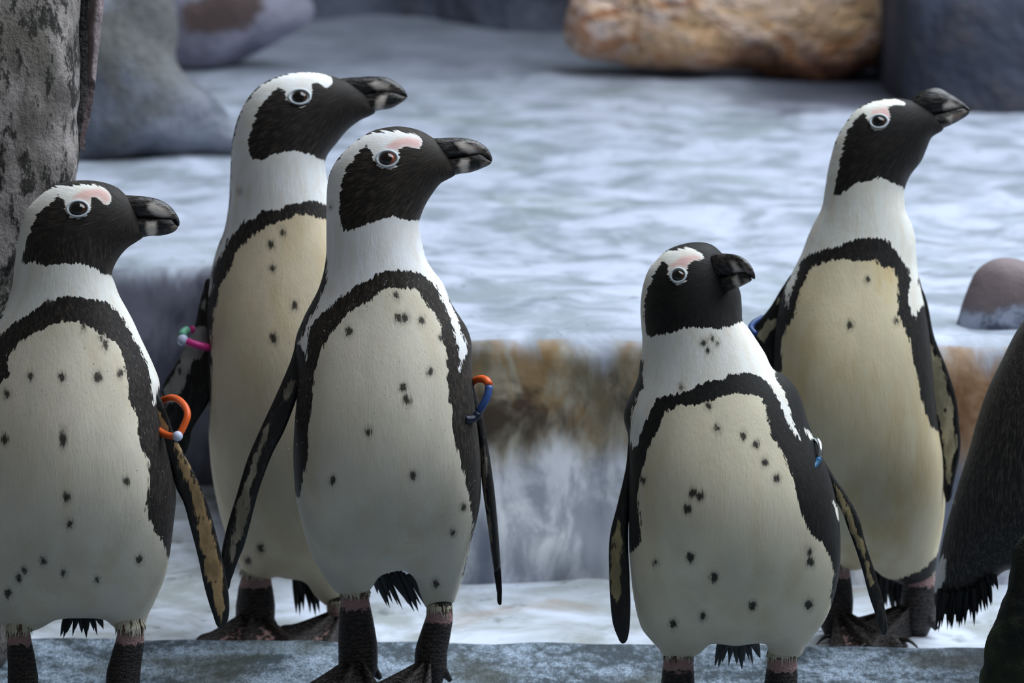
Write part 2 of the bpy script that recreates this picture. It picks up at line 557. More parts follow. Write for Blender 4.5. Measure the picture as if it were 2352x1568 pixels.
# lower wet floor behind the slab
m = Mat('wet_floor', 0.3, 0.45)
n1 = m.noise(m.obj(), 7, 4, 0.6, 0.6); n2 = m.noise(m.obj(loc=(4, 0, 0)), 24, 4, 0.65); n3 = m.noise(m.obj(loc=(9, 3, 0)), 4, 3)
c = m.mix(m.rng(n1, 0.35, 0.65), srgb(176, 182, 182)[:3], srgb(220, 228, 244)[:3])
c = m.mix(m.rng(n2, 0.58, 0.72, 0, 0.7), c, srgb(104, 112, 112)[:3])
c = m.mix(m.rng(n3, 0.6, 0.72, 0, 0.55), c, srgb(170, 140, 100)[:3])
floor_m = m.out(c, m.bump(n2, 0.25, 0.01), m.rng(n1, 0.3, 0.7, 0.12, 0.5))
mb = MB(); rows = []
for y in np.linspace(edge_y(0) - 0.15, 1.6, 50):
    rows.append([(x, y, Z_FLOOR + 0.006 * rock_noise((x, y, 0), 6, 3)) for x in np.linspace(-3.4, 3.0, 140)])
grid_mesh(mb, rows)
tag(mb.build('floor', floor_m), 'pale wet stone floor between slab and ledge', kind='structure')

# rock ledge with its stained face and its pale terrace
m = Mat('ledge_stone', 0.5, 0.35)
X, Y, Z = m.sep(m.obj())
zrel = m.math('DIVIDE', m.math('SUBTRACT', Z, Z_FLOOR), Z_TER - Z_FLOOR)
t1 = m.noise(m.obj((1, 1, 1)), 4.2, 5, 0.6, 0.7); t2 = m.noise(m.obj((1, 1.0, 1), loc=(3, 3, 0)), 9, 5, 0.60, 0.6); t3 = m.noise(m.obj(loc=(8, 1, 0)), 3.2, 4, 0.55, 0.6)
t4 = m.noise(m.obj(loc=(2, 9, 0)), 36, 3, 0.6)
top = m.mix(m.rng(t2, 0.34, 0.62), srgb(138, 147, 158)[:3], srgb(190, 197, 215)[:3])
top = m.mix(m.rng(t1, 0.52, 0.70, 0, 0.75), top, srgb(140, 152, 158)[:3])
top = m.mix(m.rng(t3, 0.56, 0.72, 0, 0.5), top, srgb(120, 134, 122)[:3])
top = m.mix(m.rng(t4, 0.66, 0.74, 0, 0.7), top, srgb(86, 90, 90)[:3])
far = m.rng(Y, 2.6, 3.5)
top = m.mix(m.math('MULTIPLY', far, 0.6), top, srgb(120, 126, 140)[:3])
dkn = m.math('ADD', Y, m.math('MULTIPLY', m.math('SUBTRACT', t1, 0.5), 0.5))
top = m.mix(m.math('MULTIPLY', m.math('MULTIPLY', m.rng(dkn, 2.55, 2.78), m.rng(X, 0.32, 0.52)), 0.92), top, srgb(74, 78, 92)[:3])  # shade on the terrace near the right wall, painted into its colour
# face: rust and algae above, pale with dark runs below
s1 = m.noise(m.obj((1, 1, 0.16)), 16, 4, 0.6, 0.3); s2 = m.noise(m.obj((1, 1, 0.45), loc=(2, 0, 5)), 22, 4, 0.65, 0.4); s3 = m.noise(m.obj((1, 1, 0.2), loc=(6, 0, 1)), 7, 3, 0.5)
s4 = m.noise(m.obj((1, 1, 0.6), loc=(4, 0, 8)), 13, 4, 0.6, 0.5); s5 = m.noise(m.obj((1, 1, 0.8), loc=(9, 0, 2)), 9, 4, 0.65, 0.6)
rust = m.mix(m.rng(s2, 0.35, 0.65), srgb(116, 106, 84)[:3], srgb(176, 166, 146)[:3])
rust = m.mix(m.rng(s4, 0.52, 0.64, 0, 0.7), rust, srgb(150, 116, 70)[:3])
mid = m.math('MULTIPLY', m.rng(zrel, 0.45, 0.62), m.rng(zrel, 0.98, 0.78))
rust = m.mix(m.math('MULTIPLY', m.rng(s5, 0.46, 0.62, 0, 0.95), mid), rust, srgb(62, 48, 36)[:3])
rust = m.mix(m.rng(X, 0.44, 0.56, 0, 0.45), rust, srgb(170, 116, 70)[:3])
low = m.mix(m.rng(s2, 0.38, 0.62), srgb(168, 172, 182)[:3], srgb(232, 234, 240)[:3])
low = m.mix(m.rng(s3, 0.50, 0.62, 0, 0.85), low, srgb(84, 94, 112)[:3])
low = m.mix(m.rng(s1, 0.60, 0.72, 0, 0.5), low, srgb(186, 160, 124)[:3])
nzn = m.node('ShaderNodeNewGeometry').outputs['Normal']
flat = m.math('MULTIPLY', m.rng(m.sep(nzn)[2], 0.75, 0.97), 0.6)
wob = m.math('ADD', zrel, m.math('MULTIPLY', m.math('SUBTRACT', s1, 0.5), 0.5))
face = m.mix(m.rng(wob, 0.42, 0.58), low, rust)
darkside = m.rng(X, -0.30, -0.44)  # shadow of the left recess, put into the face colour
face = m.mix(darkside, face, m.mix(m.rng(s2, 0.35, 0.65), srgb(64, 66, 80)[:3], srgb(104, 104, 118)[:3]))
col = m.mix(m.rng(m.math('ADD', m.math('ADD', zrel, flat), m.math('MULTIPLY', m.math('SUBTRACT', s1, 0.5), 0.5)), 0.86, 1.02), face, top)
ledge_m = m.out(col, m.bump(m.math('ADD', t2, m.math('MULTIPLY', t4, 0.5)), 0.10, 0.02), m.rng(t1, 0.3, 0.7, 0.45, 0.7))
mb = MB(); rows = []
def ledge_y(x):
    t = min(max((-0.26 - x) / 0.14, 0), 1); t = t*t*(3 - 2*t)
    return WALL_Y + t * 0.55 + 0.03 * mnoise.noise(Vector((x * 2.5, 7, 1)))
hT = Z_TER - Z_FLOOR
prof = [(0.0, -0.04)] + [(0.0, z) for z in np.linspace(0, hT - 0.03, 18)]
for a in np.linspace(0, math.pi/2, 7)[1:]:
    prof.append((0.03 * (1 - math.cos(a)), hT - 0.03 + 0.03 * math.sin(a)))
d = 0.03
while d < 4.4:
    d += 0.02 + 0.035 * d
    prof.append((d, hT))
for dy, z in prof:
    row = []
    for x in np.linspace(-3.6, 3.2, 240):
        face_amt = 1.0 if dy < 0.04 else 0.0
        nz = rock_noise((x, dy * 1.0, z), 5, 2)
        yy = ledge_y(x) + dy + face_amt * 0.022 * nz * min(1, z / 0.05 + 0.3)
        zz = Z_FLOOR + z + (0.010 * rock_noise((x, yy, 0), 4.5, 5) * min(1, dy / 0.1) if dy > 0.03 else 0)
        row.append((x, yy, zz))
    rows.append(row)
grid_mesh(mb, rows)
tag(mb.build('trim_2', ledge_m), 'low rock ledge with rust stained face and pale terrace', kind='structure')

# dark rock wall closing the enclosure at the back
m = Mat('back_rock', 0.7, 0.25)
n1 = m.noise(m.obj(), 3.0, 5, 0.6, 0.5); n2 = m.noise(m.obj(loc=(3, 3, 3)), 12, 4, 0.6)
c = m.mix(m.rng(n1, 0.35, 0.65), srgb(58, 62, 74)[:3], srgb(98, 104, 120)[:3])
c = m.mix(m.rng(n2, 0.5, 0.7, 0, 0.6), c, srgb(84, 76, 74)[:3])
back_m = m.out(c, m.bump(n2, 0.6, 0.05))
foot = [on_z((u, v), Z_TER)[0] for u, v in ((-3400, 60), (-2000, 35), (-900, 30), (0, 30), (620, 52), (900, 40), (1240, 78), (1420, 45), (1680, 40), (1960, 85), (2060, 235), (2130, 250), (2352, 258), (2700, 262), (3300, 268), (4400, 300), (5200, 420))]
foot = np.array(foot)
for nm, part, lab in (('wall_back', foot[:10], 'dark grey rock wall behind the terrace'), ('wall_right', foot[9:], 'dark rock wall at the back right, beside the tan boulder')):
    mb = MB(); rows = []
    fx = spline(part[:, :2], 0.06, closed=False)
    for z in np.linspace(-0.05, 2.2, 36):
        rows.append([(p[0], p[1] + 0.10 * z + 0.10 * rock_noise((p[0], p[1], z), 1.8, 4) * min(1, z + 0.3), Z_TER + z) for p in fx])
    grid_mesh(mb, rows)
    tag(mb.build(nm, back_m), lab, kind='structure')

def stone_mat(name, ca, cb, cc, sc=8, amt=0.6, bump=0.6, stretch=(1, 1, 1), fine=60):
    m = Mat(name, 0.65, 0.3)
    n1 = m.noise(m.obj(stretch), sc, 5, 0.6, 0.6); n2 = m.noise(m.obj(stretch, loc=(3, 1, 2)), sc * 0.7, 4, 0.6, 0.8); n3 = m.noise(m.obj(), fine, 4, 0.7)
    c = m.mix(m.rng(n1, 0.36, 0.64), ca, cb)
    c = m.mix(m.rng(n2, 0.50, 0.64, 0, amt), c, cc)
    c = m.mix(m.rng(n3, 0.5, 0.72, 0, 0.35), c, tuple(x * 0.4 for x in ca))
    return m.out(c, m.bump(m.math('ADD', n1, m.math('MULTIPLY', n3, 0.35)), bump, 0.03))

def rocky(amp, scale, seed):
    def fn(V):
        out = V.copy()
        for i, p in enumerate(V):
            v = Vector((p[0]*scale + seed, p[1]*scale, p[2]*scale))
            out[i] = p + amp * np.array(mnoise.noise_vector(v)) + amp * 0.4 * np.array(mnoise.noise_vector(v * 2.7))
        return out
    return fn

def rock(name, outline, Y, mat, label, cat, k=0.7, step=14, amp=0.01, scale=6, seed=0.0, stain=None):
    mb = MB()
    solid(mb, outline, Y, k=k, step=step, bstep=step, noisefn=rocky(amp, scale, seed), fields=(lambda P: dict(mark=sdf(P, stain) + 200.0)) if stain else None)
    V = np.concatenate(mb.v)
    base = np.array([V[:, 0].mean(), V[:, 1].mean(), V[:, 2].min()])
    o = mb.build(name, mat, None, base)
    o.location = base
    tag(o, label, cat)
    return o

tan_m = Mat('tan_stone', 0.65, 0.3)
n1 = tan_m.noise(tan_m.obj((1, 1, 1.5)), 7, 5, 0.6, 0.8); n2 = tan_m.noise(tan_m.obj((1, 1, 1.8), rot=(0, 0.5, 0)), 11, 4, 0.6, 1.0); n3 = tan_m.noise(tan_m.obj((1, 1, 1.4), loc=(2, 5, 1)), 16, 4, 0.6, 0.8)
lx, ly, lz = tan_m.sep(tan_m.obj())
c = tan_m.mix(tan_m.rng(n1, 0.38, 0.62), srgb(226, 184, 140)[:3], srgb(236, 212, 200)[:3])
c = tan_m.mix(tan_m.rng(n2, 0.50, 0.62, 0, 0.8), c, srgb(176, 112, 60)[:3])
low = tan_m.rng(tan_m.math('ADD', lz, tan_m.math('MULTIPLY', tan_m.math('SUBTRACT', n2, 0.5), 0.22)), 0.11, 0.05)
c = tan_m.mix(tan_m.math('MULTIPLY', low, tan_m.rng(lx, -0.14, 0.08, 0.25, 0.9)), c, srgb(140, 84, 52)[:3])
c = tan_m.mix(tan_m.rng(n3, 0.57, 0.66, 0, 0.85), c, srgb(74, 50, 36)[:3])
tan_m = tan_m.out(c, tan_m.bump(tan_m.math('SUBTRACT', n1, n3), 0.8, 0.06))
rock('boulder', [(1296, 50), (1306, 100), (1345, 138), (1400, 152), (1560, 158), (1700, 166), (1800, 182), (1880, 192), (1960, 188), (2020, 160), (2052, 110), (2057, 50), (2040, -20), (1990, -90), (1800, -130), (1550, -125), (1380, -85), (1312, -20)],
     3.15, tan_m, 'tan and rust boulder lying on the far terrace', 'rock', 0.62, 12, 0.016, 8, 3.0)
gm = stone_mat('grey_stone', srgb(92, 98, 108)[:3], srgb(136, 140, 152)[:3], srgb(100, 100, 94)[:3], 7, 0.8, 0.7)
rock('rock_mound', [(60, -80), (330, -90), (396, -30), (414, 50), (410, 120), (424, 158), (480, 212), (545, 285), (585, 335), (540, 352), (440, 362), (330, 378), (200, 392), (60, 400)],
     2.12, gm, 'sloping grey rock mound under the overhanging boulder', 'rock', 0.45, 14, 0.02, 5, 8.0)
om = Mat('overhang_stone', 0.65, 0.3)
n1 = om.noise(om.obj(), 5, 5, 0.6, 0.6); n2 = om.noise(om.obj(loc=(3, 1, 2)), 14, 4, 0.6, 0.8)
c = om.mix(om.rng(n1, 0.36, 0.64), srgb(112, 112, 126)[:3], srgb(150, 148, 164)[:3])
c = om.mix(om.rng(om.math('ADD', om.attr('mark'), om.math('MULTIPLY', om.math('SUBTRACT', n2, 0.5), 90)), 188, 212, 0, 0.9), c, srgb(84, 66, 58)[:3])
om = om.out(c, om.bump(n2, 0.4, 0.03))
rock('overhanging_boulder', [(215, -80), (228, 40), (300, 118), (360, 154), (425, 170), (500, 156), (600, 120), (675, 80), (708, 36), (696, -20), (650, -80), (500, -140), (300, -140)],
     3.26, om, 'rounded grey boulder with brown patch jutting out at upper left', 'rock', 0.6, 14, 0.012, 6, 5.0, [(418, 30), (450, 5), (520, -30), (600, -40), (606, 20), (560, 62), (500, 84), (450, 92), (424, 74)])
rm = Mat('brown_rim_stone', 0.65, 0.3)
n1 = rm.noise(rm.obj(), 14, 4, 0.6, 0.5); n2 = rm.noise(rm.obj(loc=(3, 1, 0)), 26, 4, 0.6, 0.5)
zz = rm.sep(rm.obj())[2]
c = rm.mix(rm.rng(n2, 0.40, 0.62), srgb(92, 98, 116)[:3], srgb(176, 182, 200)[:3])
c = rm.mix(rm.rng(rm.math('ADD', zz, rm.math('MULTIPLY', rm.math('SUBTRACT', n1, 0.5), 0.06)), 0.078, 0.094), c, rm.mix(n1, srgb(104, 92, 94)[:3], srgb(140, 126, 128)[:3]))
rm = rm.out(c, rm.bump(n1, 0.4, 0.01))
rock('brown_rock', [(2190, 800), (2206, 730), (2222, 672), (2240, 628), (2264, 606), (2300, 597), (2352, 603), (2430, 622), (2520, 670), (2580, 770), (2570, 840), (2380, 850), (2230, 845)],
     0.66, rm, 'brown grey rock on the ledge edge at the right', 'rock', 0.4, 9, 0.006, 10, 2.0)

pm = Mat('pillar_stone', 0.7, 0.25)
n1 = pm.noise(pm.obj((1, 1, 0.45)), 14, 5, 0.65, 0.3); n2 = pm.noise(pm.obj((1, 1, 0.45), loc=(3, 0, 1)), 48, 5, 0.72); n3 = pm.noise(pm.obj((1, 1, 0.6), loc=(1, 0, 4)), 7, 3, 0.5); n4 = pm.noise(pm.obj(loc=(7, 0, 4)), 200, 3, 0.7)
c = pm.mix(pm.rng(n1, 0.40, 0.60), srgb(112, 107, 104)[:3], srgb(170, 162, 160)[:3])
c = pm.mix(pm.rng(n3, 0.5, 0.66, 0, 0.55), c, srgb(94, 92, 78)[:3])
c = pm.mix(pm.rng(n2, 0.49, 0.575, 0, 0.92), c, srgb(34, 33, 30)[:3])
c = pm.mix(pm.rng(n4, 0.5, 0.7, 0, 0.3), c, srgb(70, 68, 66)[:3])
pm = pm.out(c, pm.bump(pm.math('ADD', n2, pm.math('MULTIPLY', n4, 0.5)), 0.5, 0.007))
PY = 0.10
root = empty('rock_pillar', on_y((-60, 1560), PY)[0])
tag(root, 'grey speckled rock pillar with a dark crack, at far left', 'rock')
mb = MB()
solid(mb, [(-330, -80), (-100, -90), (120, -90), (180, -80), (186, 40), (187, 160), (184, 260), (178, 350), (168, 430), (150, 520), (120, 600), (70, 690), (40, 760), (25, 900), (20, 1100), (20, 1400), (10, 1520), (-60, 1545), (-300, 1530), (-340, 1300), (-350, 800), (-340, 200)],
      PY, k=0.5, step=9, bstep=9, noisefn=rocky(0.006, 14, 1.0))
mb.build('column', pm, root, root.location)
mb = MB()
solid(mb, [(196, -100), (224, -95), (238, -60), (236, 40), (230, 110), (219, 180), (209, 240), (197, 310), (190, 345), (188, 300), (196, 230), (202, 150), (203, 40), (202, -60)],
      PY + 0.03, k=1.2, step=5, bstep=5, noisefn=rocky(0.004, 14, 4.0))
mb2 = MB()
solid(mb2, [(90, -90), (200, -95), (218, -80), (220, 40), (214, 140), (204, 230), (192, 310), (182, 370), (168, 420), (140, 500), (100, 540), (70, 300), (70, 0)],
      PY + 0.07, k=0.4, step=8, bstep=8, noisefn=rocky(0.004, 20, 9.0))
mb2.build('crack', stone_mat('crack_stone', srgb(30, 29, 28)[:3], srgb(58, 54, 54)[:3], srgb(22, 22, 20)[:3], 30, 0.8, 0.8, (1, 1, 0.4), 120), root, root.location)
pm2 = stone_mat('pillar_edge_stone', srgb(140, 126, 128)[:3], srgb(168, 152, 156)[:3], srgb(96, 88, 88)[:3], 20, 0.6, 0.5, (1, 1, 0.4), 120)
tag(mb.build('edge_rib', pm2, root, root.location), 'paler edge behind the crack')

mm = Mat('mossy_stone', 0.75, 0.2)
n1 = mm.noise(mm.obj(), 40, 5, 0.7); n2 = mm.noise(mm.obj(loc=(3, 3, 3)), 12, 3)
c = mm.mix(mm.rng(n2, 0.4, 0.65), srgb(26, 28, 24)[:3], srgb(60, 68, 42)[:3])
c = mm.mix(mm.rng(n1, 0.6, 0.75, 0, 0.4), c, srgb(60, 66, 46)[:3])
mossy = mm.out(c, mm.bump(n1, 0.8, 0.01))
rock('mossy_rock', [(2345, 1235), (2322, 1300), (2305, 1370), (2285, 1430), (2263, 1480), (2252, 1560), (2255, 1690), (2420, 1720), (2620, 1700), (2660, 1480), (2600, 1250), (2480, 1190), (2400, 1195)],
     -0.22, mossy, 'dark mossy rock at the lower right corner', 'rock', 0.5, 8, 0.006, 22, 6.0)

# ------------------------------------------------------------------ penguins
def leg_and_foot(mb, claws, top, cuff, ankle, Y, dy, zg, toe, rt, rc, ra, size=1.0, spread=0.62, mi=2):
    """top, cuff, ankle: picture points of the leg axis; toe: heading in degrees (0 = +x, -90 = to the viewer); rt, rc, ra radii in px"""
    mpp = (Y + dy - CAM[1]) / FPX / math.cos(PITCH)
    p = on_y([top, cuff, ankle], np.array([Y + dy * 0.6, Y + dy, Y + dy])); rt = min(rt, rc * 0.5)
    g = np.array([p[2][0], p[2][1], zg])
    pts = [p[0], p[1], (p[1] * 0.5 + p[2] * 0.5), p[2]]
    rad = [rt * mpp, rc * mpp, (rc * 0.4 + ra * 0.6) * mpp, ra * mpp]
    low = np.array([p[2][0], p[2][1], zg + 0.012])
    pts += [low, np.array([p[2][0], p[2][1], zg + 0.001])]; rad += [ra * 1.0 * mpp, ra * 0.55 * mpp]
    path = spline(np.array(pts), 0.006, closed=False)
    L = np.linspace(0, 1, len(path))
    r = np.interp(L, np.linspace(0, 1, len(rad)), rad)
    cd = np.linalg.norm(path - p[1], axis=1)
    n = 18
    V = []; F = []; A = []
    for i, c in enumerate(path):
        for j in range(n):
            a = 2 * math.pi * j / n
            V.append(c + r[i] * np.array([math.cos(a), 0.85 * math.sin(a), 0]))
            A.append(max(0, 1.05 - abs(path[i][2] - p[1][2]) / (0.012 * size)) if path[i][2] < p[1][2] + 0.03 else 0.7)
    for i in range(len(path) - 1):
        for j in range(n):
            F.append((i*n + j, (i+1)*n + j, (i+1)*n + (j+1) % n, i*n + (j+1) % n))
    mb.add(V, F, mi, pink=A)
    # webbed foot: three ridged toes on a fan
    th = math.radians(toe); Lt = 0.095 * size
    na, nr = 41, 22
    V = []; F = []; A = []
    toes = (-spread, 0.0, spread)
    hr = ra * mpp
    for i in range(nr + 1):
        for j in range(na):
            s = j / (na - 1) * 2 - 1
            ph = s * (spread + 0.13)
            dt = min(abs(ph - t) for t in toes)
            on = math.exp(-(dt / 0.15) ** 4)
            Rm = Lt * ((1.0 if abs(ph) < spread / 2 else 0.93) * (0.80 + 0.20 * on))
            rr = i / nr
            rad_ = 0.3 * hr + Rm * rr
            end = math.sqrt(max(0, 1 - max(0, (rr - 0.80) / 0.20) ** 2))
            side = 1.0 - max(0, (abs(s) - 0.9) / 0.1) ** 2
            h = (0.027 * size * (1 - rr) ** 1.3 + 0.0030 * size + on * (0.0085 * size * (1 - 0.35 * rr) + 0.003 * size * math.exp(-((rr - 0.78) / 0.1) ** 2))) * end * max(side, 0.0)
            # toe axis held parallel-sided: pull the angle in with distance
            x = rad_ * math.cos(ph); y = rad_ * math.sin(ph)
            V.append(g + np.array([x * math.cos(th) - y * math.sin(th), x * math.sin(th) + y * math.cos(th), max(h, 0.0004)]))
            A.append(0.43 * max(0.0, 1 - on * 1.5) * min(1, rr * 2.2))
    for i in range(nr):
        for j in range(na - 1):
            a = i*na + j
            F.append((a, a + na, a + na + 1, a + 1))
    mb.add(V, F, mi, pink=A)
    # hind toe
    bk = g + np.array([math.cos(th + 2.2), math.sin(th + 2.2), 0]) * hr * 1.2
    tube(mb, [g + np.array([0, 0, 0.028*size]), g * 0.4 + bk * 0.6 + np.array([0, 0, 0.022*size]), bk + np.array([0, 0, 0.010*size])], [hr*0.5, hr*0.34, 0.0025*size], 8, mi, pink=0.22)
    for t in toes:
        a = th + t
        d = np.array([math.cos(a), math.sin(a), 0])
        L0 = 0.3 * hr + Lt * (1.0 if t == 0 else 0.93)
        claws.append([g + d * (L0 - 0.010*size) + np.array([0, 0, 0.008*size]), g + d * (L0 + 0.002*size) + np.array([0, 0, 0.0095*size]), g + d * (L0 + 0.010*size) + np.array([0, 0, 0.005*size]), g + d * (L0 + 0.015*size) + np.array([0, 0, 0.0005])])

def feather_ring(mb, c, r, n, length, width, seed):
    """short pointed feathers that leave the thigh and lie over the top of the bare leg"""
    rr = random.Random(seed)
    for i in range(n):
        a = 2 * math.pi * (i + rr.random() * 0.8) / n
        d = np.array([math.cos(a), 0.85 * math.sin(a), 0])
        l = length * (0.25 + 0.85 * rr.random() ** 1.6); w = width * (0.7 + 0.7 * rr.random())
        tdir = np.array([-d[1], d[0], 0])
        root_ = c + d * r * 0.75 + np.array([0, 0, length * (0.7 + 0.4 * rr.random())])
        mid = c + d * r * (1.0 + 0.10 * rr.random()) + tdir * (rr.random() - .5) * w
        tip = mid + np.array([0, 0, -l]) + d * r * (rr.random() * 0.22 - 0.10) + tdir * (rr.random() - .5) * w * 3
        o = d * w * 0.22
        V = [root_ - tdir*w, root_ + tdir*w, mid + tdir*w*0.8 + o, mid - tdir*w*0.8 + o, tip, mid - o * 2]
        F = [(0, 1, 2, 3), (3, 2, 4), (2, 5, 4), (5, 3, 4), (1, 5, 2), (0, 3, 5), (1, 0, 5)]
        mb.add(V, F)

def band_path(mb, pts, r, mi=0, n=10, closed=False):
    tube(mb, spline(np.array(pts), r * 0.7, closed=closed), r, n, mi, closed=closed)

def penguin(spec):
    Y = spec['Y']; zg = spec['zg']
    bx = on_y(spec['base'], Y)[0]
    root = empty('penguin', (bx[0], Y, zg))
    tag(root, spec['label'], 'penguin', 'penguins standing in the enclosure')
    O = np.array(root.location)
    W1, W2 = spec.get('W1'), spec.get('W2')
    if W1 is not None:
        # the white runs right round the nape to its thin dark edge
        sil = spline(spec['outline'], 5.0); q = np.asarray(W1, float); d0 = sdf(q, sil); e_ = 2.0
        gx = (sdf(q + (e_, 0), sil) - sdf(q - (e_, 0), sil)) / (2 * e_); gy = (sdf(q + (0, e_), sil) - sdf(q - (0, e_), sil)) / (2 * e_)
        mv = (d0 < 8) & (q[:, 0] < spec['bb'][0] - 130) & (q[:, 1] < spec['headcut'] + 40)
        q[mv] -= np.stack([gx, gy], 1)[mv] * 3.0
        W1 = q
    pink, spots = spec.get('pinkpoly'), spec.get('spots', [])
    headcut = spec.get('headcut', 0)
    def fields(P):
        n = len(P)
        a = sdf(P, W1) if W1 is not None else np.full(n, -60.0)
        b = sdf(P, W2) if W2 is not None else np.full(n, -60.0)
        mk = np.maximum(a, b)
        for w in spec.get('extra_white', []):
            mk = np.maximum(mk, sdf(P, w))
        for w in spec.get('extra_dark', []):
            mk = np.minimum(mk, -sdf(P, w))
        sp = np.full(n, -60.0)
        for s in spots:
            rx, ry = s[2], s[3] if len(s) > 3 else s[2] * 1.35
            dd = np.sqrt(((P[:, 0] - s[0]) / rx) ** 2 + ((P[:, 1] - s[1]) / ry) ** 2)
            sp = np.maximum(sp, (1 - dd) * rx)
        pk = sdf(P, pink) if pink is not None else np.full(n, -60.0)
        bb = spec['bb']
        dx, dy = bb[0] - P[:, 0], P[:, 1] - bb[1]
        hwt = np.clip((headcut + 20 - P[:, 1]) / 60.0, 0, 1) if headcut else np.zeros(n)
        return dict(mark=mk, belly=np.where(b > -30, b, -30.0), spot=sp, pink=pk, fu=np.arctan2(dy, dx) * 1.7, fv=np.hypot(dx, dy) / 100.0, headw=hwt)
    def back_fields(P):
        A = {k_: v.copy() for k_, v in fields(P).items()}
        dark = P[:, 1] > headcut
        A['mark'][dark] = np.minimum(A['mark'][dark], -25)
        A['spot'][:] = -60
        return A
    mb = MB(); K = {}
    solid(mb, spec['outline'], Y, 0, k=spec.get('k', 0.62), step=spec.get('step', 5.0), shift=spec.get('shift'), fields=fields, back_fields=back_fields, keepf=K)
    axis, mpp = K['axis'], K['mpp']
    cell = {}
    def surf(u, v):
        i = np.argsort(((K['P'] - (u, v)) ** 2).sum(1))[:3]
        w = 1 / (np.sqrt(((K['P'][i] - (u, v)) ** 2).sum(1)) + 0.3); w /= w.sum()
        return (K['fr'][i] * w[:, None]).sum(0), (K['ff'][i] * w).sum(), (K['base'][i] * w[:, None]).sum(0)
    # flippers: flat tapered blades rooted in the shoulder
    for fl in spec.get('flippers', []):
        tanp = fl.get('tan', [])
        def ff(P, tanp=tanp):
            t = np.full(len(P), -40.0)
            for q in tanp: t = np.maximum(t, sdf(P, q))
            return dict(mark=t)
        def bf(P): return dict(mark=np.full(len(P), -40.0))
        y0, y1 = fl['yspan']
        vv0, vv1 = min(p[1] for p in fl['poly']), max(p[1] for p in fl['poly'])
        s0 = 0.8 * float(spec['shift'](np.array([[0, vv0 + 0.3 * (vv1 - vv0)]]))[0]) if spec.get('shift') else 0.0
        sh = (lambda P, y0=y0 + s0, y1=y1 + s0, a=vv0, b=vv1: y0 + (y1 - y0) * (P[:, 1] - a) / (b - a))
        solid(mb, fl['poly'], Y, 1, k=fl.get('k', 0.5), step=4.0, bstep=4.0, cap=fl.get('cap', 12), shift=sh, fields=ff, back_fields=bf)
    claws = []
    tufts = MB()
    for i, lg in enumerate(spec.get('legs', [])):
        leg_and_foot(mb, claws, lg['top'], lg['cuff'], lg['ankle'], Y, lg.get('dy', 0.0), zg, lg['toe'], *lg['r'], size=lg.get('size', 1.0), spread=lg.get('spread', 0.62))
        c = on_y(lg['cuff'], Y + lg.get('dy', 0))[0]
        feather_ring(tufts, c + np.array([0, 0, lg.get('tz', 0.010)]), lg['r'][1] * mpp * 1.04, 90, 0.012, 0.0015, i + int(bx[0] * 100))
    mats = [spec['mat'], spec['fmat'], LEG]
    mb.build('body', mats, root, O)
    if spec.get('legs'):
        tag(tufts.build('ankle_feathers', TUFT_PALE, root, O, smooth=False), kind='stuff')
    for cl in claws:
        c = MB()
        tube(c, spline(np.array(cl), 0.004, closed=False), np.linspace(0.0036, 0.0006, len(spline(np.array(cl), 0.004, closed=False))), 8)
        c.build('claw', CLAW, root, O)
    # bill
    for nm in ('upper_bill', 'lower_bill'):
        if nm not in spec: continue
        pol = [(p[0], p[1] - (4.5 if nm == 'lower_bill' and q_ < 4 else 0)) for q_, p in enumerate(spec[nm])]; pale = spec.get(nm + '_pale'); tip = spec.get(nm + '_tip')
        def bfld(P, pale=pale, tip=tip):
            return dict(mark=sdf(P, pale) if pale is not None else np.full(len(P), -40.0), belly=sdf(P, tip) if tip is not None else np.full(len(P), -40.0))
        c = MB()
        turn = spec.get('bill_shift', lambda P: np.zeros(len(P)))
        solid(c, pol, Y, 0, k=spec.get('bill_k', 0.62) * (1.0 if nm == 'upper_bill' else 0.95), step=3.0, bstep=3.0, fields=bfld, shift=turn)
        o = c.build(nm, BILL, root, O)
    # eyes on both sides of the head
    if 'eye' in spec:
        u, v, re, rx, ry = spec['eye']
        p0, f0, b0 = surf(u, v)
        e = 10
        def sp_(du, dv): return surf(u + du, v + dv)[0]
        tx = sp_(e, 0) - sp_(-e, 0); tx /= np.linalg.norm(tx)
        ty = sp_(0, e) - sp_(0, -e); ty -= tx * np.dot(tx, ty); ty /= np.linalg.norm(ty)
        nz = np.cross(ty, tx)
        if np.dot(nz, axis) > 0: nz = -nz
        for side in (0, 1):
            if side == 0:
                c0, n_ = p0, nz; a_, b_ = tx, ty
            else:
                c0 = p0 + 2 * np.dot(b0 - p0, axis) * axis
                refl = lambda w: w - 2 * np.dot(w, axis) * axis
                n_, a_, b_ = refl(nz), refl(tx), refl(ty)
            R = re * mpp
            c = MB()
            ctr = c0 - n_ * R * 0.42
            ball(c, ctr, (R * 1.10, R * 0.86, R), (a_, b_, n_), 24, 18)
            V = np.concatenate(c.v)
            rel = V - ctr
            c.a['mark'] = [np.sqrt((rel @ a_ + 0.24 * R) ** 2 + (rel @ b_) ** 2) / R + np.where(rel @ n_ < 0, 1.0, 0.0)]
            eo = c.build('eye', spec.get('eyemat', EYE), root, O)
            t = MB()
            ringp = []
            for q in np.linspace(0, 2 * math.pi, 40, endpoint=False):
                ringp.append(c0 + a_ * (rx - 4.2) * mpp * math.cos(q) + b_ * (ry - 2.8) * mpp * math.sin(q) + n_ * (0.0 + 0.07 * R))
            tube(t, ringp, 2.6 * mpp, 10, closed=True)
            t.build('eye_ring', LID, eo, O)
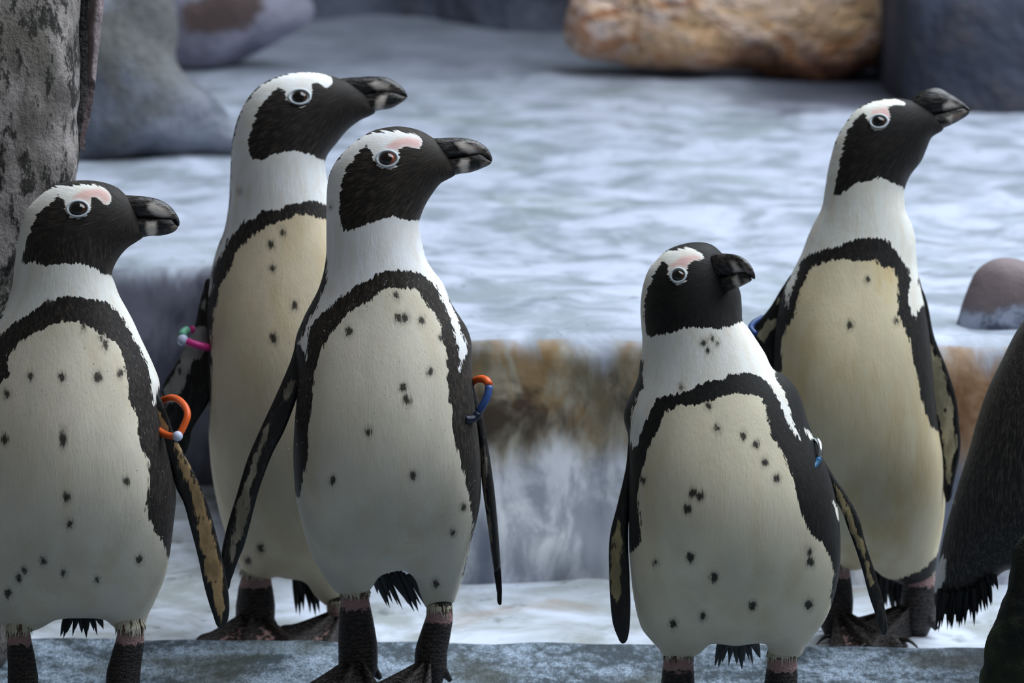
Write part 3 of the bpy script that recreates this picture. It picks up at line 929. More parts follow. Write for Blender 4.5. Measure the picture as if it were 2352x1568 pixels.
    # tail: overlapping stiff feathers
    if 'tail' in spec:
        c = MB()
        rt_ = random.Random(5)
        quills = []
        for (root_, tip, w, dy0, dy1) in spec['tail']:
            for q in range(4):
                o_ = (q - 1.5) * w * 0.5
                quills.append(((root_[0] + o_, root_[1] + rt_.uniform(-4, 4)), (tip[0] + o_ * 1.25 + rt_.uniform(-4, 4), tip[1] + rt_.uniform(-22, 6)), w * rt_.uniform(0.34, 0.55), dy0 + rt_.uniform(-.004, .004), dy1 + rt_.uniform(-.006, .006)))
        for i, (root_, tip, w, dy0, dy1) in enumerate(quills):
            a = on_y(root_, Y + dy0)[0]; b = on_y(tip, Y + dy1)[0]
            wd = np.cross((b - a) / np.linalg.norm(b - a), axis); wd /= np.linalg.norm(wd); w_ = w * mpp
            rowsV = []
            for t in np.linspace(0, 1, 7):
                ww = w_ * (0.9 + 0.25 * t - 1.12 * t ** 2.2)
                q = a + (b - a) * t
                rowsV += [q - wd * ww, q - axis * 0.0012, q + wd * ww, q + axis * 0.0012]
            F = []
            for r_ in range(6):
                for j in range(4):
                    F.append((r_*4 + j, r_*4 + (j+1) % 4, (r_+1)*4 + (j+1) % 4, (r_+1)*4 + j))
            c.add(rowsV, F)
        c.build('tail', TUFT_DARK, root, O)
    for (nm, polys, mat_) in spec.get('patches', []):
        c = MB()
        for q in polys:
            solid(c, q, Y, 0, k=0.3, step=3.0, bstep=3.0, cap=6, shift=lambda P: np.full(len(P), spec.get('patch_shift', -0.05)))
        c.build(nm, mat_, root, O)
    # water drops beading on the breast
    nd = spec.get('drops', 0)
    if nd and W2 is not None:
        c = MB(); P = K['P']; s2 = sdf(P, W2)
        nrm_ok = np.where((s2 > -60) & (K['ff'] > 30) & (P[:, 1] > spec.get('drop_top', 0)))[0]
        pick = rng.choice(nrm_ok, nd, replace=False)
        for i in pick:
            q = K['fr'][i]
            r_ = (0.00032 + 0.0007 * rng.random() ** 7)
            ball(c, q, (r_, r_ * 0.5, r_ * 1.1), None, 8, 6)
        tag(c.build('water_drops', DROP, root, O), kind='stuff')
    for b in spec.get('bands', []):
        sh_ = spec.get('shift')
        pts3 = lambda L: [on_y((p[0], p[1]), Y)[0] + axis * (p[2] + (1.2 * float(sh_(np.array([[p[0], p[1]]]))[0]) if sh_ else 0)) for p in L]
        c = MB()
        band_path(c, pts3(b['main'][0]), b['r'], closed=b.get('closed', False))
        bo = c.build('flipper_band', b['main'][1], root, O)
        if b.get('label'): bo['label'] = b['label']
        for nm, path, mat_, lab in b.get('pieces', []):
            c = MB(); q = pts3(path)
            if len(q) == 1: ball(c, q[0], b['r'] * 1.45, None, 14, 10)
            else: band_path(c, q, b['r'] * (1.06 if 'r2' not in b else b['r2']))
            o = c.build(nm, mat_, bo, O)
            if lab: o['label'] = lab
    return root

def by_y(knots, soft=75.0):
    """smooth profile along the height"""
    yy = np.arange(knots[0][0] - 300, knots[-1][0] + 300, 5.0)
    raw = np.interp(yy, [k[0] for k in knots], [k[1] for k in knots])
    t = np.arange(-3 * soft, 3 * soft + 1, 5.0); w = np.exp(-(t / soft) ** 2 / 2); w /= w.sum()
    sm = np.convolve(np.pad(raw, len(t) // 2, mode='edge'), w, 'valid')[:len(yy)]
    return lambda P: np.interp(P[:, 1], yy, sm)

A_ = np.array
PA, PB_, PC, PD, PE, PF = {}, {}, {}, {}, {}, {}
Y_BACK = on_z((1200, 1463), Z_FLOOR)[0][1]

# --- bird at the far left, orange band
capA = [(256, 456), (250, 444), (235, 432), (214, 426), (158, 426.7), (122, 432), (97, 447.6), (76.5, 465.5), (61, 484.6)]
faceA = [(52, 608), (76.5, 606), (95, 615), (117, 616), (133, 611), (179, 609.6), (214, 617), (237, 631), (256, 634)]
upA = [(61, 558.6), (71.4, 528), (84, 500), (102, 479.5), (120, 466.7), (132.6, 451.4), (148, 465), (150, 488), (162, 503), (178, 507), (196, 502), (207, 488), (209, 470), (208, 456.5), (222, 456.5), (237, 472), (246, 475), (254, 468)]
bandA_out = [(-90, 850), (-40, 800), (0, 770), (15, 757.5), (56, 732), (110, 697.6), (153, 683.6), (204, 690), (250, 699), (265, 714), (281, 729.5), (301, 768), (318, 800), (338, 839), (345, 873), (347, 900), (349, 930)]
W1A = capA + [(48, 510), (35, 555), (25, 610), (22, 660), (15, 696), (2, 735), (-30, 790), (-80, 830)] + bandA_out + [(356, 930), (360, 900), (378, 862), (350, 800), (330, 760), (300, 700), (268, 640)] + faceA[::-1] + upA
W2A = [(-40, 1000), (-20, 930), (0, 888), (22, 864), (20, 820), (45, 790), (90, 762), (130, 747), (180, 742), (220, 762), (250, 777), (275, 802), (282, 829), (289, 864), (294, 917), (313, 962), (318, 1015), (338, 1055), (338, 1113), (333, 1167), (353, 1216), (377, 1250), (387, 1285), (410, 1300), (400, 1500), (-100, 1500), (-60, 1200)]
pen_a = dict(shift=by_y([(640, 0.0), (760, 0.004), (1030, -0.030), (1200, -0.030), (1440, 0.012)]), bb=(300, 485),
    Y=-0.10, zg=0.0, base=(150, 1600), label='leftmost penguin with an orange ring hanging on its flipper', headcut=560, k=by_y([(415, 0.60), (560, 0.62), (700, 0.62), (1000, 0.60), (1450, 0.60)]),
    outline=[(288, 447), (265, 428.5), (229.6, 417), (184, 414), (143, 419.5), (110, 435), (84, 456.5), (61, 482), (51, 508), (41, 554), (33, 610), (27, 660), (14, 694), (-15, 740), (-45, 800), (-66, 880), (-78, 1000), (-80, 1120), (-72, 1250), (-50, 1340), (-20, 1400), (8, 1440), (30, 1452), (66, 1452), (95, 1442), (130, 1424), (185, 1420), (240, 1424), (262, 1440), (285, 1447), (325, 1443), (343, 1407), (375, 1334), (387, 1285), (397, 1206), (403, 1133), (394, 1074), (378, 1000), (364, 930), (366, 880), (352, 838), (322, 773), (306, 737), (291, 709), (274, 678), (263, 648), (257, 632), (260, 617), (273, 592), (293, 569), (317, 553), (328, 543), (316, 500), (305, 470)],
    W1=W1A, W2=W2A,
    pinkpoly=[(168, 452), (194, 438), (230, 434), (250, 445), (255, 462), (240, 474), (227, 459), (209, 457), (204, 467), (184, 461), (166, 463)],
    spots=[(72, 866, 8), (143, 869, 9), (223, 868, 10), (275, 860, 8), (18, 905, 8), (14, 1008, 9), (145, 1007, 8, 18), (287, 1102, 8), (154, 1137, 9), (160, 1197, 8), (100, 1282, 8), (58, 1304, 7), (45, 1323, 8), (146, 1309, 7), (20, 1358, 9), (317, 1281, 8), (222, 1326, 6), (110, 700, 6), (232, 778, 6), (240, 790, 7, 16), (190, 752, 6, 14), (57, 748, 5)],
    mat=plumage('plumage_left', srgb(236, 236, 232)[:3], srgb(229, 220, 201)[:3], srgb(25, 22, 21)[:3], srgb(74, 65, 58)[:3], 0.22),
    fmat=flipper_mat('flipper_left_bird', srgb(20, 20, 20)[:3], srgb(176, 146, 104)[:3]),
    flippers=[dict(poly=[(338, 880), (353, 905), (364, 905), (385, 955), (406, 1010), (450, 1094), (475, 1153), (500, 1241), (519, 1329), (526, 1388), (520, 1427), (504, 1440), (488, 1407), (470, 1349), (455, 1280), (436, 1206), (421, 1153), (406, 1123), (392, 1074), (372, 1040), (352, 1000), (338, 940)],
                   yspan=(-0.012, -0.03), cap=11,
                   tan=[[(399, 1015), (416, 1025), (451, 1113), (472, 1162), (492, 1231), (507, 1290), (516, 1339), (517, 1388), (505, 1425), (482, 1363), (468, 1290), (454, 1231), (440, 1143), (420, 1084), (405, 1045)], [(357, 937), (372, 945), (388, 985), (384, 1000), (362, 985)]])],
    legs=[dict(top=(45, 1400), cuff=(44, 1462), ankle=(52, 1545), toe=-75, r=(40, 26, 36), size=1.05, dy=-0.01),
          dict(top=(300, 1400), cuff=(300, 1458), ankle=(283, 1550), toe=-110, r=(40, 31, 40), size=1.05, dy=-0.01)],
    upper_bill=[(240, 470), (262, 453), (272, 448), (306, 449), (339, 452), (367, 459), (390, 473), (405, 491), (412, 506), (410, 520), (404, 513), (393, 504), (344, 502), (280, 501), (245, 508), (236, 490)],
    lower_bill=[(245, 506), (280, 500), (344, 502), (394, 505), (404, 513), (409, 521), (398, 533), (370, 541), (342, 542), (315, 548), (285, 548), (250, 530)],
    upper_bill_pale=[(338, 468), (352, 465), (375, 477), (393, 495), (377, 502), (352, 492), (339, 480)], lower_bill_pale=[(337, 509), (359, 508), (361, 533), (355, 543), (339, 540), (334, 523)],
    upper_bill_tip=[(365, 470), (385, 480), (402, 500), (398, 506), (370, 504)], lower_bill_tip=[(390, 521), (410, 515), (408, 525), (395, 531)],
    eye=(178, 484, 19.5, 28, 21),
    tail=[((165, 1405), (150, 1462), 14, 0.02, 0.05), ((190, 1400), (190, 1468), 16, 0.02, 0.05), ((215, 1405), (228, 1462), 14, 0.02, 0.05)],
    drops=620, drop_top=800,
    bands=[dict(main=([(360, 986, -0.018), (382, 999, -0.030), (404, 999, -0.036), (419, 976, -0.036), (427, 952, -0.034), (420, 931, -0.026), (401, 915, -0.012), (377, 918, 0.004), (352, 940, 0.012), (346, 966, 0.002)], ORANGE), r=0.0038, closed=True, label='orange plastic ring with a pale bead',
                pieces=[('bead', [(404, 1001, -0.040)], BEAD, 'pale blue white bead')])])

# --- tall bird at the back left, pink band
W1B = [(765, 188), (759, 177), (738, 169), (708, 167), (667, 171), (631, 184), (604, 197), (580, 224), (564, 248), (549, 278), (539, 322), (534, 358), (530, 433), (526, 492), (514, 537), (503, 567), (488, 600), (472, 645), (469, 656), (475, 668), (482, 683), (488, 660), (487, 635), (491, 614), (510, 588), (526, 553), (544, 533), (561, 511), (590, 506), (604, 487), (643, 488), (655, 475), (688, 471), (708, 463), (750, 472), (800, 490), (840, 520), (870, 580), (885, 650), (905, 640), (880, 560), (820, 470), (760, 400), (747, 370), (738, 370), (714, 358), (679, 352), (649, 354), (619, 364), (604, 372), (580, 369), (570, 340), (579, 296), (589, 260), (616, 227), (637, 205), (655, 214), (658, 232), (672, 245), (690, 249), (708, 240), (717, 225), (716, 196), (729, 193), (750, 206), (761, 198)]
W2B = [(480, 1000), (484, 950), (487, 900), (490, 850), (487, 790), (490, 737), (495, 709), (505, 681), (508, 653), (523, 638), (538, 604), (540, 585), (571, 552), (613, 522), (661, 507), (679, 497), (703, 498), (749, 507), (790, 520), (830, 560), (850, 640), (855, 760), (858, 900), (860, 1400), (700, 1420), (600, 1400), (440, 1250), (460, 1050)]
pen_b = dict(shift=by_y([(440, 0.0), (540, 0.006), (860, -0.032), (1060, -0.030), (1330, 0.010)]), bb=(800, 215),
    Y=Y_BACK, zg=Z_FLOOR, base=(660, 1450), label='tallest penguin at the back with a pink band on its flipper', headcut=380, k=by_y([(165, 0.58), (350, 0.62), (700, 0.62), (1300, 0.6)]),
    outline=[(782, 181), (760, 174), (735, 168), (708, 165.6), (680, 167), (649, 172), (610, 188), (580, 212), (560, 242), (545, 275), (534, 322), (530, 373), (528, 418), (525, 471), (515, 528), (501, 564), (489, 605), (480, 655), (474, 720), (477, 800), (481, 900), (481, 1000), (487, 1080), (499, 1150), (514, 1210), (533, 1258), (548, 1290), (560, 1318), (585, 1335), (612, 1334), (632, 1326), (660, 1330), (700, 1338), (725, 1370), (752, 1392), (790, 1390), (830, 1350), (862, 1260), (880, 1150), (890, 1000), (890, 850), (882, 720), (862, 640), (830, 570), (790, 500), (760, 440), (749, 400), (747, 373), (753, 355), (774, 328), (798, 299), (828, 276), (852, 265), (862, 256), (848, 225), (815, 195)],
    W1=W1B, W2=W2B,
    pinkpoly=None,
    extra_dark=[],
    spots=[(650, 537, 7), (624, 567, 8), (627, 620, 7), (677, 703, 8), (630, 777, 10), (599, 1254, 9), (552, 443, 4, 7), (570, 1285, 8, 10)],
    mat=plumage('plumage_back_left', srgb(236, 238, 240)[:3], srgb(228, 213, 184)[:3], srgb(24, 22, 21)[:3], srgb(72, 64, 58)[:3], 0.30),
    fmat=flipper_mat('flipper_back_left', srgb(18, 18, 19)[:3], srgb(150, 148, 146)[:3], 3.0),
    flippers=[dict(poly=[(478, 640), (466, 668), (457, 700), (446, 750), (426, 796), (400, 842), (377, 880), (366, 930), (370, 1000), (392, 1045), (420, 1048), (436, 1015), (440, 990), (455, 962), (478, 925), (491, 885), (494, 800), (497, 720), (492, 660)],
                   yspan=(0.0, -0.03), cap=12, tan=[[(428, 752), (470, 750), (484, 770), (478, 800), (440, 830), (425, 880), (400, 920), (375, 930), (380, 890), (405, 850), (430, 800)], [(462, 705), (470, 690), (476, 720), (470, 730)]])],
    legs=[dict(top=(598, 1290), cuff=(588, 1330), ankle=(586, 1425), toe=-95, r=(40, 33, 46), size=1.0, spread=0.8, dy=0.0),
          dict(top=(780, 1330), cuff=(790, 1395), ankle=(795, 1440), toe=-140, r=(40, 36, 42), size=1.0, spread=0.6, dy=0.0)],
    upper_bill=[(752, 215), (765, 192), (780, 181), (828, 177), (852, 175.4), (887, 178), (911, 190), (929, 206), (936, 224), (929, 220), (899, 213), (866, 213), (822, 224), (768, 234), (752, 230)],
    lower_bill=[(760, 235), (822, 223), (866, 212), (899, 212), (928, 219), (934, 225), (917, 239), (896, 249.6), (869, 254), (843, 262), (800, 270), (765, 260)],
    upper_bill_pale=[(847, 193), (863, 185), (893, 194), (896, 209), (866, 209)], lower_bill_pale=[(862, 230), (875, 219), (889, 219), (884, 239), (878, 252), (862, 252)],
    upper_bill_tip=[(890, 195), (915, 205), (932, 222), (905, 214), (890, 210)], lower_bill_tip=[(920, 224), (934, 224), (925, 233)],
    eye=(688, 228, 17.5, 28, 20),
    tail=[((690, 1310), (694, 1410), 16, 0.02, 0.04), ((706, 1310), (716, 1418), 18, 0.02, 0.04), ((725, 1310), (740, 1412), 18, 0.02, 0.04), ((745, 1320), (765, 1405), 18, 0.02, 0.04), ((765, 1330), (780, 1400), 18, 0.02, 0.03)],
    drops=260, drop_top=560,
    bands=[dict(main=([(431, 784, -0.030), (452, 791, -0.032), (476, 797, -0.026), (492, 796, 0.006), (480, 775, 0.020), (456, 760, 0.012), (442, 757, -0.004)], PINKP), r=0.0046, label='pink plastic flipper band',
                pieces=[('green_sleeve', [(432, 758, -0.012), (424, 763, -0.018), (421, 772, -0.024)], GREENP, 'pale green sleeve'), ('bead', [(423, 781, -0.030)], BEAD, 'pale bead')])])

# --- bird in the middle front, orange and blue band
W1C = [(969, 325), (964, 316.6), (947, 310.6), (917, 305), (857, 308), (831, 318), (798, 345), (771, 379), (758, 406), (748, 433), (743, 480), (743, 560), (752, 600), (750, 651), (743, 671), (728, 710), (710, 735), (702, 766), (686, 789), (700, 812), (705, 830), (707, 804), (710, 763), (720, 743), (743, 717), (779, 689), (807, 666), (830, 654), (855, 646), (868, 631), (896, 624), (929, 624), (960, 628), (980, 643), (1000, 656), (1011, 679), (1023, 707), (1034, 738), (1044, 768), (1050, 799), (1051, 845), (1052, 876), (1059, 835), (1073, 812), (1071, 789), (1059, 768), (1049, 727), (1034, 694), (1020, 648), (1014, 620), (995, 585), (980, 550), (968, 512), (962, 506), (938, 510), (902, 501), (851, 516), (813, 531), (787, 534), (781, 492), (783, 436), (793, 394), (813, 367), (828, 349), (841, 336), (854, 352), (857, 372), (870, 389), (889, 393), (908, 387), (918, 368), (915, 347), (932, 340), (962, 345), (969, 334)]
W2C = [(660, 1145), (690, 1138), (697, 1110), (702, 1085), (710, 1040), (711, 1000), (713, 970), (721, 906), (725, 855), (735, 822), (748, 789), (766, 763), (794, 728), (817, 710), (855, 692), (865, 674), (896, 661), (916, 664), (962, 669), (980, 702), (998, 722), (1013, 753), (1021, 804), (1026, 855), (1029, 914), (1034, 939), (1036, 988), (1050, 1043), (1061, 1087), (1077, 1143), (1085, 1198), (1078, 1250), (1062, 1320), (1060, 1420), (700, 1420)]
pen_c = dict(shift=by_y([(580, 0.0), (680, 0.005), (980, -0.032), (1150, -0.030), (1390, 0.010)]), bb=(1020, 350),
    Y=0.0, zg=0.0, base=(900, 1580), label='middle penguin with an orange and blue band, standing on the slab', headcut=520, k=by_y([(290, 0.60), (500, 0.62), (700, 0.62), (1000, 0.60), (1380, 0.58)]),
    outline=[(996, 318), (965, 300), (935, 292), (911, 290), (885, 293), (857, 300), (825, 318), (792, 346), (768, 376), (756, 403), (751, 434), (749.6, 477), (749.6, 537), (749, 585), (743, 625), (731, 664), (716, 694), (702, 720), (692, 743), (682, 768), (677, 799), (680, 835), (684, 870), (682, 920), (678, 970), (675, 1030), (676, 1080), (680, 1130), (690, 1185), (708, 1250), (730, 1300), (755, 1340), (778, 1364), (800, 1372), (836, 1368), (852, 1352), (872, 1324), (900, 1313), (930, 1311), (953, 1330), (968, 1370), (985, 1398), (1012, 1396), (1041, 1384), (1050, 1364), (1066, 1314), (1080, 1248), (1097, 1181), (1103, 1132), (1103, 1060), (1098, 1000), (1090, 930), (1084, 860), (1083, 830), (1082, 784), (1072, 753), (1056, 727), (1039, 700), (1028, 674), (1016, 648), (998, 625), (980, 597), (970, 561), (965, 537), (963, 510), (966, 498), (977, 471), (991, 448), (1011, 422), (1028, 412), (1044, 403), (1050, 394), (1036, 370), (1018, 340)],
    W1=W1C, W2=W2C,
    pinkpoly=[(884, 340), (905, 324), (938, 317), (965, 322), (969, 334), (962, 345), (923, 340), (914, 349), (890, 346)],
    spots=[(910, 683, 7), (915, 733, 9), (930, 733, 9), (967, 738, 8), (803, 763, 9), (986, 855, 8), (925, 890, 9), (934, 918, 10), (1012, 777, 7), (848, 990, 8), (767, 1098, 8), (948, 1087, 8), (1062, 1160, 7), (1038, 1218, 7), (1000, 1337, 8), (760, 478, 3, 5)],
    mat=plumage('plumage_middle', srgb(238, 239, 242)[:3], srgb(229, 221, 203)[:3], srgb(24, 21, 19)[:3], srgb(76, 66, 56)[:3], 0.20),
    fmat=flipper_mat('flipper_middle', srgb(20, 20, 20)[:3], srgb(150, 142, 126)[:3]),
    flippers=[dict(poly=[(700, 740), (686, 765), (679, 788), (667, 830), (633, 910), (599, 983), (568, 1056), (545, 1132), (522, 1209), (509, 1274), (511, 1320), (520, 1352), (533, 1325), (546, 1289), (563, 1247), (588, 1150), (599, 1113), (625, 1044), (652, 991), (675, 933), (690, 890), (712, 840), (715, 780)],
                   yspan=(0.0, -0.035), cap=10,
                   tan=[[(614, 964), (600, 1006), (580, 1056), (560, 1113), (545, 1170), (535, 1230), (528, 1300), (545, 1260), (566, 1180), (580, 1110), (600, 1040), (618, 985)], [(676, 866), (660, 890), (645, 930), (655, 925), (680, 880)]]),
              dict(poly=[(1072, 800), (1083, 849), (1091, 894), (1110, 960), (1124, 1043), (1135, 1120), (1144, 1215), (1152, 1336), (1152.5, 1364), (1147, 1387), (1141, 1358), (1130, 1281), (1119, 1198), (1108, 1120), (1099, 1032), (1088, 977), (1076, 930), (1064, 860), (1062, 820)],
                   yspan=(0.0, -0.01), k=1.6, cap=36,
                   tan=[[(1104, 1015), (1111, 1030), (1118, 1120), (1126, 1198), (1129, 1242), (1122, 1230), (1114, 1187), (1108, 1115), (1101, 1040)]])],
    legs=[dict(top=(815, 1320), cuff=(815, 1378), ankle=(822, 1485), toe=-104, r=(45, 32, 46), size=1.12, spread=0.62, dy=0.0),
          dict(top=(1010, 1330), cuff=(1010, 1410), ankle=(990, 1500), toe=-122, r=(40, 27, 38), size=1.05, spread=0.5, dy=0.0, tz=0.008)],
    upper_bill=[(955, 350), (965, 328), (980, 318), (1006, 317), (1051, 316), (1084, 320), (1111, 333), (1126, 351), (1130, 370), (1120, 364), (1103, 355), (1081, 358), (1036, 365), (977, 376), (955, 370)],
    lower_bill=[(965, 374), (1036, 364), (1081, 357), (1103, 355), (1121, 364), (1129, 373), (1108, 386), (1078, 396.5), (1057, 399), (1030, 405), (990, 405), (962, 390)],
    upper_bill_pale=[(1046, 328), (1063, 325), (1090, 338), (1102, 352), (1078, 354), (1054, 341)], lower_bill_pale=[(1051, 379), (1060, 365), (1078, 366), (1076, 396), (1060, 398)],
    upper_bill_tip=[(1085, 330), (1108, 342), (1122, 360), (1100, 354)], lower_bill_tip=[(1103, 372), (1128, 370), (1118, 382), (1104, 384)],
    eye=(889, 369, 18.5, 28, 21), eyemat=EYER,
    tail=[((872, 1320), (900, 1392), 13, 0.01, 0.05), ((868, 1320), (882, 1386), 12, 0.01, 0.05), ((890, 1315), (930, 1404), 12, 0.02, 0.06), ((912, 1315), (955, 1405), 16, 0.02, 0.06), ((935, 1320), (968, 1410), 16, 0.02, 0.06)],
    drops=800, drop_top=640,
    bands=[dict(main=([(1121, 886, -0.026), (1116, 910, -0.028), (1106, 930, -0.028), (1097, 943, -0.026)], BLUEP), r=0.0042, label='blue sleeve of an orange and blue band',
                pieces=[('orange_sleeve', [(1121, 884, -0.026), (1114, 873, -0.022), (1099, 871, -0.012), (1085, 880, 0.004), (1075, 900, 0.012)], ORANGE, 'orange sleeve'), ('navy_sleeve', [(1096, 947, -0.026), (1085, 960, -0.028), (1064, 962, -0.036)], NAVY, 'navy blue sleeve')])])

# --- small bird at the right front, looking round
W1D = [(1617, 597), (1614, 586), (1601, 577), (1586, 572), (1553, 576), (1528, 582), (1507, 598), (1488, 618), (1475, 648), (1467, 680), (1465, 750), (1469, 812), (1477, 836), (1479, 887), (1469, 903), (1456, 940), (1451, 980), (1449, 1010), (1452, 1035), (1469, 1018), (1478, 988), (1490, 958), (1507, 918), (1543, 910), (1579, 900), (1624, 880), (1660, 874), (1678, 862), (1709, 859), (1734, 864), (1750, 872), (1767, 885), (1783, 910), (1801, 963), (1814, 984), (1837, 1016), (1831, 995), (1819, 963), (1806, 918), (1783, 872), (1772, 834), (1762, 808), (1745, 770), (1726, 746), (1706, 738), (1680, 752), (1645, 761), (1617, 757), (1573, 758), (1548, 770), (1512, 773), (1499, 778), (1488, 772), (1480, 724), (1480, 698), (1487, 670), (1497, 645), (1510, 620), (1522, 601), (1535, 614), (1537, 637), (1544, 652), (1557, 658), (1572, 651), (1580, 637), (1580, 613), (1594, 603), (1612, 601)]
W2D = [(1440, 1265), (1457, 1265), (1476, 1240), (1474, 1189), (1469, 1133), (1478, 1074), (1491, 1031), (1514, 993), (1529, 950), (1560, 932), (1600, 932), (1640, 921), (1680, 906), (1720, 908), (1750, 918), (1758, 940), (1761, 971), (1770, 1005), (1793, 1035), (1814, 1090), (1827, 1142), (1840, 1189), (1857, 1223), (1883, 1244), (1900, 1274), (1912, 1312), (1906, 1360), (1920, 1550), (1480, 1550), (1440, 1400)]
pen_d = dict(shift=by_y([(770, 0.0), (860, 0.005), (1130, -0.032), (1290, -0.030), (1500, 0.010)]), bb=(1680, 615),
    Y=-0.16, zg=0.0, base=(1680, 1690), label='shortest penguin in front at right, head half turned to the viewer', headcut=730, k=by_y([(557, 0.72), (740, 0.66), (900, 0.62), (1100, 0.60), (1500, 0.58)]),
    outline=[(1660, 583), (1635, 562), (1609, 556), (1579, 558), (1545, 568), (1522, 582), (1507, 598), (1491, 617), (1479, 647), (1473, 678), (1471, 711), (1473, 750), (1475, 775), (1474, 813), (1470, 830), (1466, 864), (1450, 903), (1436, 935), (1434, 965), (1443, 1000), (1446, 1050), (1446, 1120), (1446, 1200), (1446, 1257), (1450, 1312), (1457, 1376), (1473, 1440), (1495, 1470), (1513, 1490), (1527, 1508), (1560, 1514), (1592, 1508), (1608, 1500), (1632, 1480), (1691, 1483), (1757, 1479), (1768, 1500), (1795, 1514), (1836, 1508), (1853, 1480), (1868, 1461), (1895, 1423), (1913, 1376), (1925, 1321), (1929, 1270), (1927, 1206), (1919, 1150), (1902, 1085), (1880, 1030), (1858, 975), (1836, 905), (1818, 877), (1797, 858), (1775, 846), (1757, 811), (1734, 775), (1717, 750), (1706, 737), (1704, 709), (1702, 678), (1697, 660), (1690, 640), (1684, 610)],
    W1=W1D, W2=W2D,
    pinkpoly=[(1538, 612), (1568, 592), (1596, 588), (1612, 594), (1610, 601), (1594, 603), (1580, 613), (1578, 622), (1558, 616), (1543, 622)],
    spots=[(1648, 986, 8), (1706, 1002, 8), (1735, 1022, 8), (1755, 1062, 8), (1781, 1098, 8), (1592, 1131, 9), (1610, 1137, 9), (1582, 1168, 9), (1588, 1275, 9), (1508, 1288, 6), (1855, 1262, 7), (1857, 1288, 9), (1640, 1320, 9), (1727, 1385, 9), (1855, 1384, 10), (1548, 1428, 9), (1615, 1410, 8), (1480, 1102, 7), (1616, 793, 7), (1637, 783, 5), (1648, 792, 5), (1626, 809, 6), (1567, 893, 6), (1628, 935, 7)],
    extra_white=[[(1846, 985), (1856, 990), (1866, 1006), (1858, 1008)], [(1910, 1150), (1926, 1165), (1930, 1190), (1922, 1195)]],
    mat=plumage('plumage_right_front', srgb(234, 234, 230)[:3], srgb(230, 220, 195)[:3], srgb(14, 13, 13)[:3], srgb(40, 37, 34)[:3], 0.22),
    fmat=flipper_mat('flipper_right_front', srgb(20, 19, 19)[:3], srgb(172, 156, 116)[:3]),
    flippers=[dict(poly=[(1450, 985), (1444, 1010), (1437, 1076), (1418, 1159), (1401, 1231), (1399, 1309), (1406, 1419), (1418, 1458), (1431, 1475), (1443, 1458), (1448, 1392), (1446, 1325), (1443, 1226), (1449, 1143), (1456, 1080), (1468, 1020)],
                   yspan=(0.0, -0.03), cap=11,
                   tan=[[(1420, 1180), (1430, 1200), (1432, 1240), (1424, 1290), (1422, 1370), (1412, 1400), (1406, 1350), (1404, 1290), (1406, 1235)]]),
              dict(poly=[(1840, 960), (1858, 985), (1865, 1003), (1886, 1045), (1911, 1087), (1946, 1139), (1972, 1188), (1988, 1248), (2009, 1311), (2026, 1371), (2037, 1431), (2031, 1456), (2019, 1441), (2009, 1406), (1995, 1364), (1981, 1311), (1967, 1266), (1949, 1217), (1932, 1171), (1911, 1136), (1886, 1098), (1858, 1060), (1840, 1020)],
                   yspan=(0.0, -0.02), cap=14,
                   tan=[[(1915, 1112), (1932, 1132), (1946, 1158), (1967, 1203), (1981, 1248), (1995, 1301), (2006, 1340), (1998, 1346), (1984, 1294), (1974, 1255), (1953, 1217), (1942, 1178), (1925, 1146)]])],
    legs=[dict(top=(1560, 1450), cuff=(1558, 1518), ankle=(1556, 1610), toe=-82, r=(42, 32, 40), size=1.1, dy=0.004),
          dict(top=(1800, 1450), cuff=(1797, 1520), ankle=(1790, 1612), toe=-98, r=(42, 32, 40), size=1.1, dy=0.004)],
    upper_bill=[(1580, 625), (1596, 604), (1618, 590), (1640, 583), (1676, 583), (1701, 589), (1719, 603), (1730, 621), (1733, 640), (1725, 638), (1706, 627), (1676, 634), (1637, 641), (1596, 648)],
    lower_bill=[(1584, 650), (1637, 639), (1676, 632), (1706, 626), (1724, 638), (1726, 643), (1714, 651), (1696, 660), (1672, 668), (1640, 672), (1610, 665)],
    upper_bill_pale=[(1677, 602), (1688, 601), (1699, 617), (1708, 625), (1686, 624)], lower_bill_pale=[(1680, 640), (1692, 630), (1700, 648), (1698, 661), (1686, 653)],
    upper_bill_tip=[(1700, 600), (1716, 610), (1728, 630), (1708, 625)], lower_bill_tip=[(1705, 640), (1724, 640), (1714, 650)],
    bill_shift=lambda P: -0.004 - 0.00036 * (P[:, 0] - 1585), bill_k=0.6,
    eye=(1559, 636, 15.5, 21.5, 19),
    tail=[((1670, 1460), (1655, 1530), 16, 0.03, 0.08), ((1695, 1460), (1695, 1540), 18, 0.03, 0.08), ((1720, 1460), (1735, 1530), 16, 0.03, 0.08)],
    bands=[dict(main=([(1866, 1010, -0.010), (1876, 1013, -0.020), (1881, 1030, -0.026), (1879, 1050, -0.028)], STEEL), r=0.0030, label='steel part of a steel and blue band',
                pieces=[('blue_sleeve', [(1879, 1052, -0.028), (1872, 1064, -0.030), (1860, 1078, -0.036)], TEAL, 'dull blue sleeve')])])

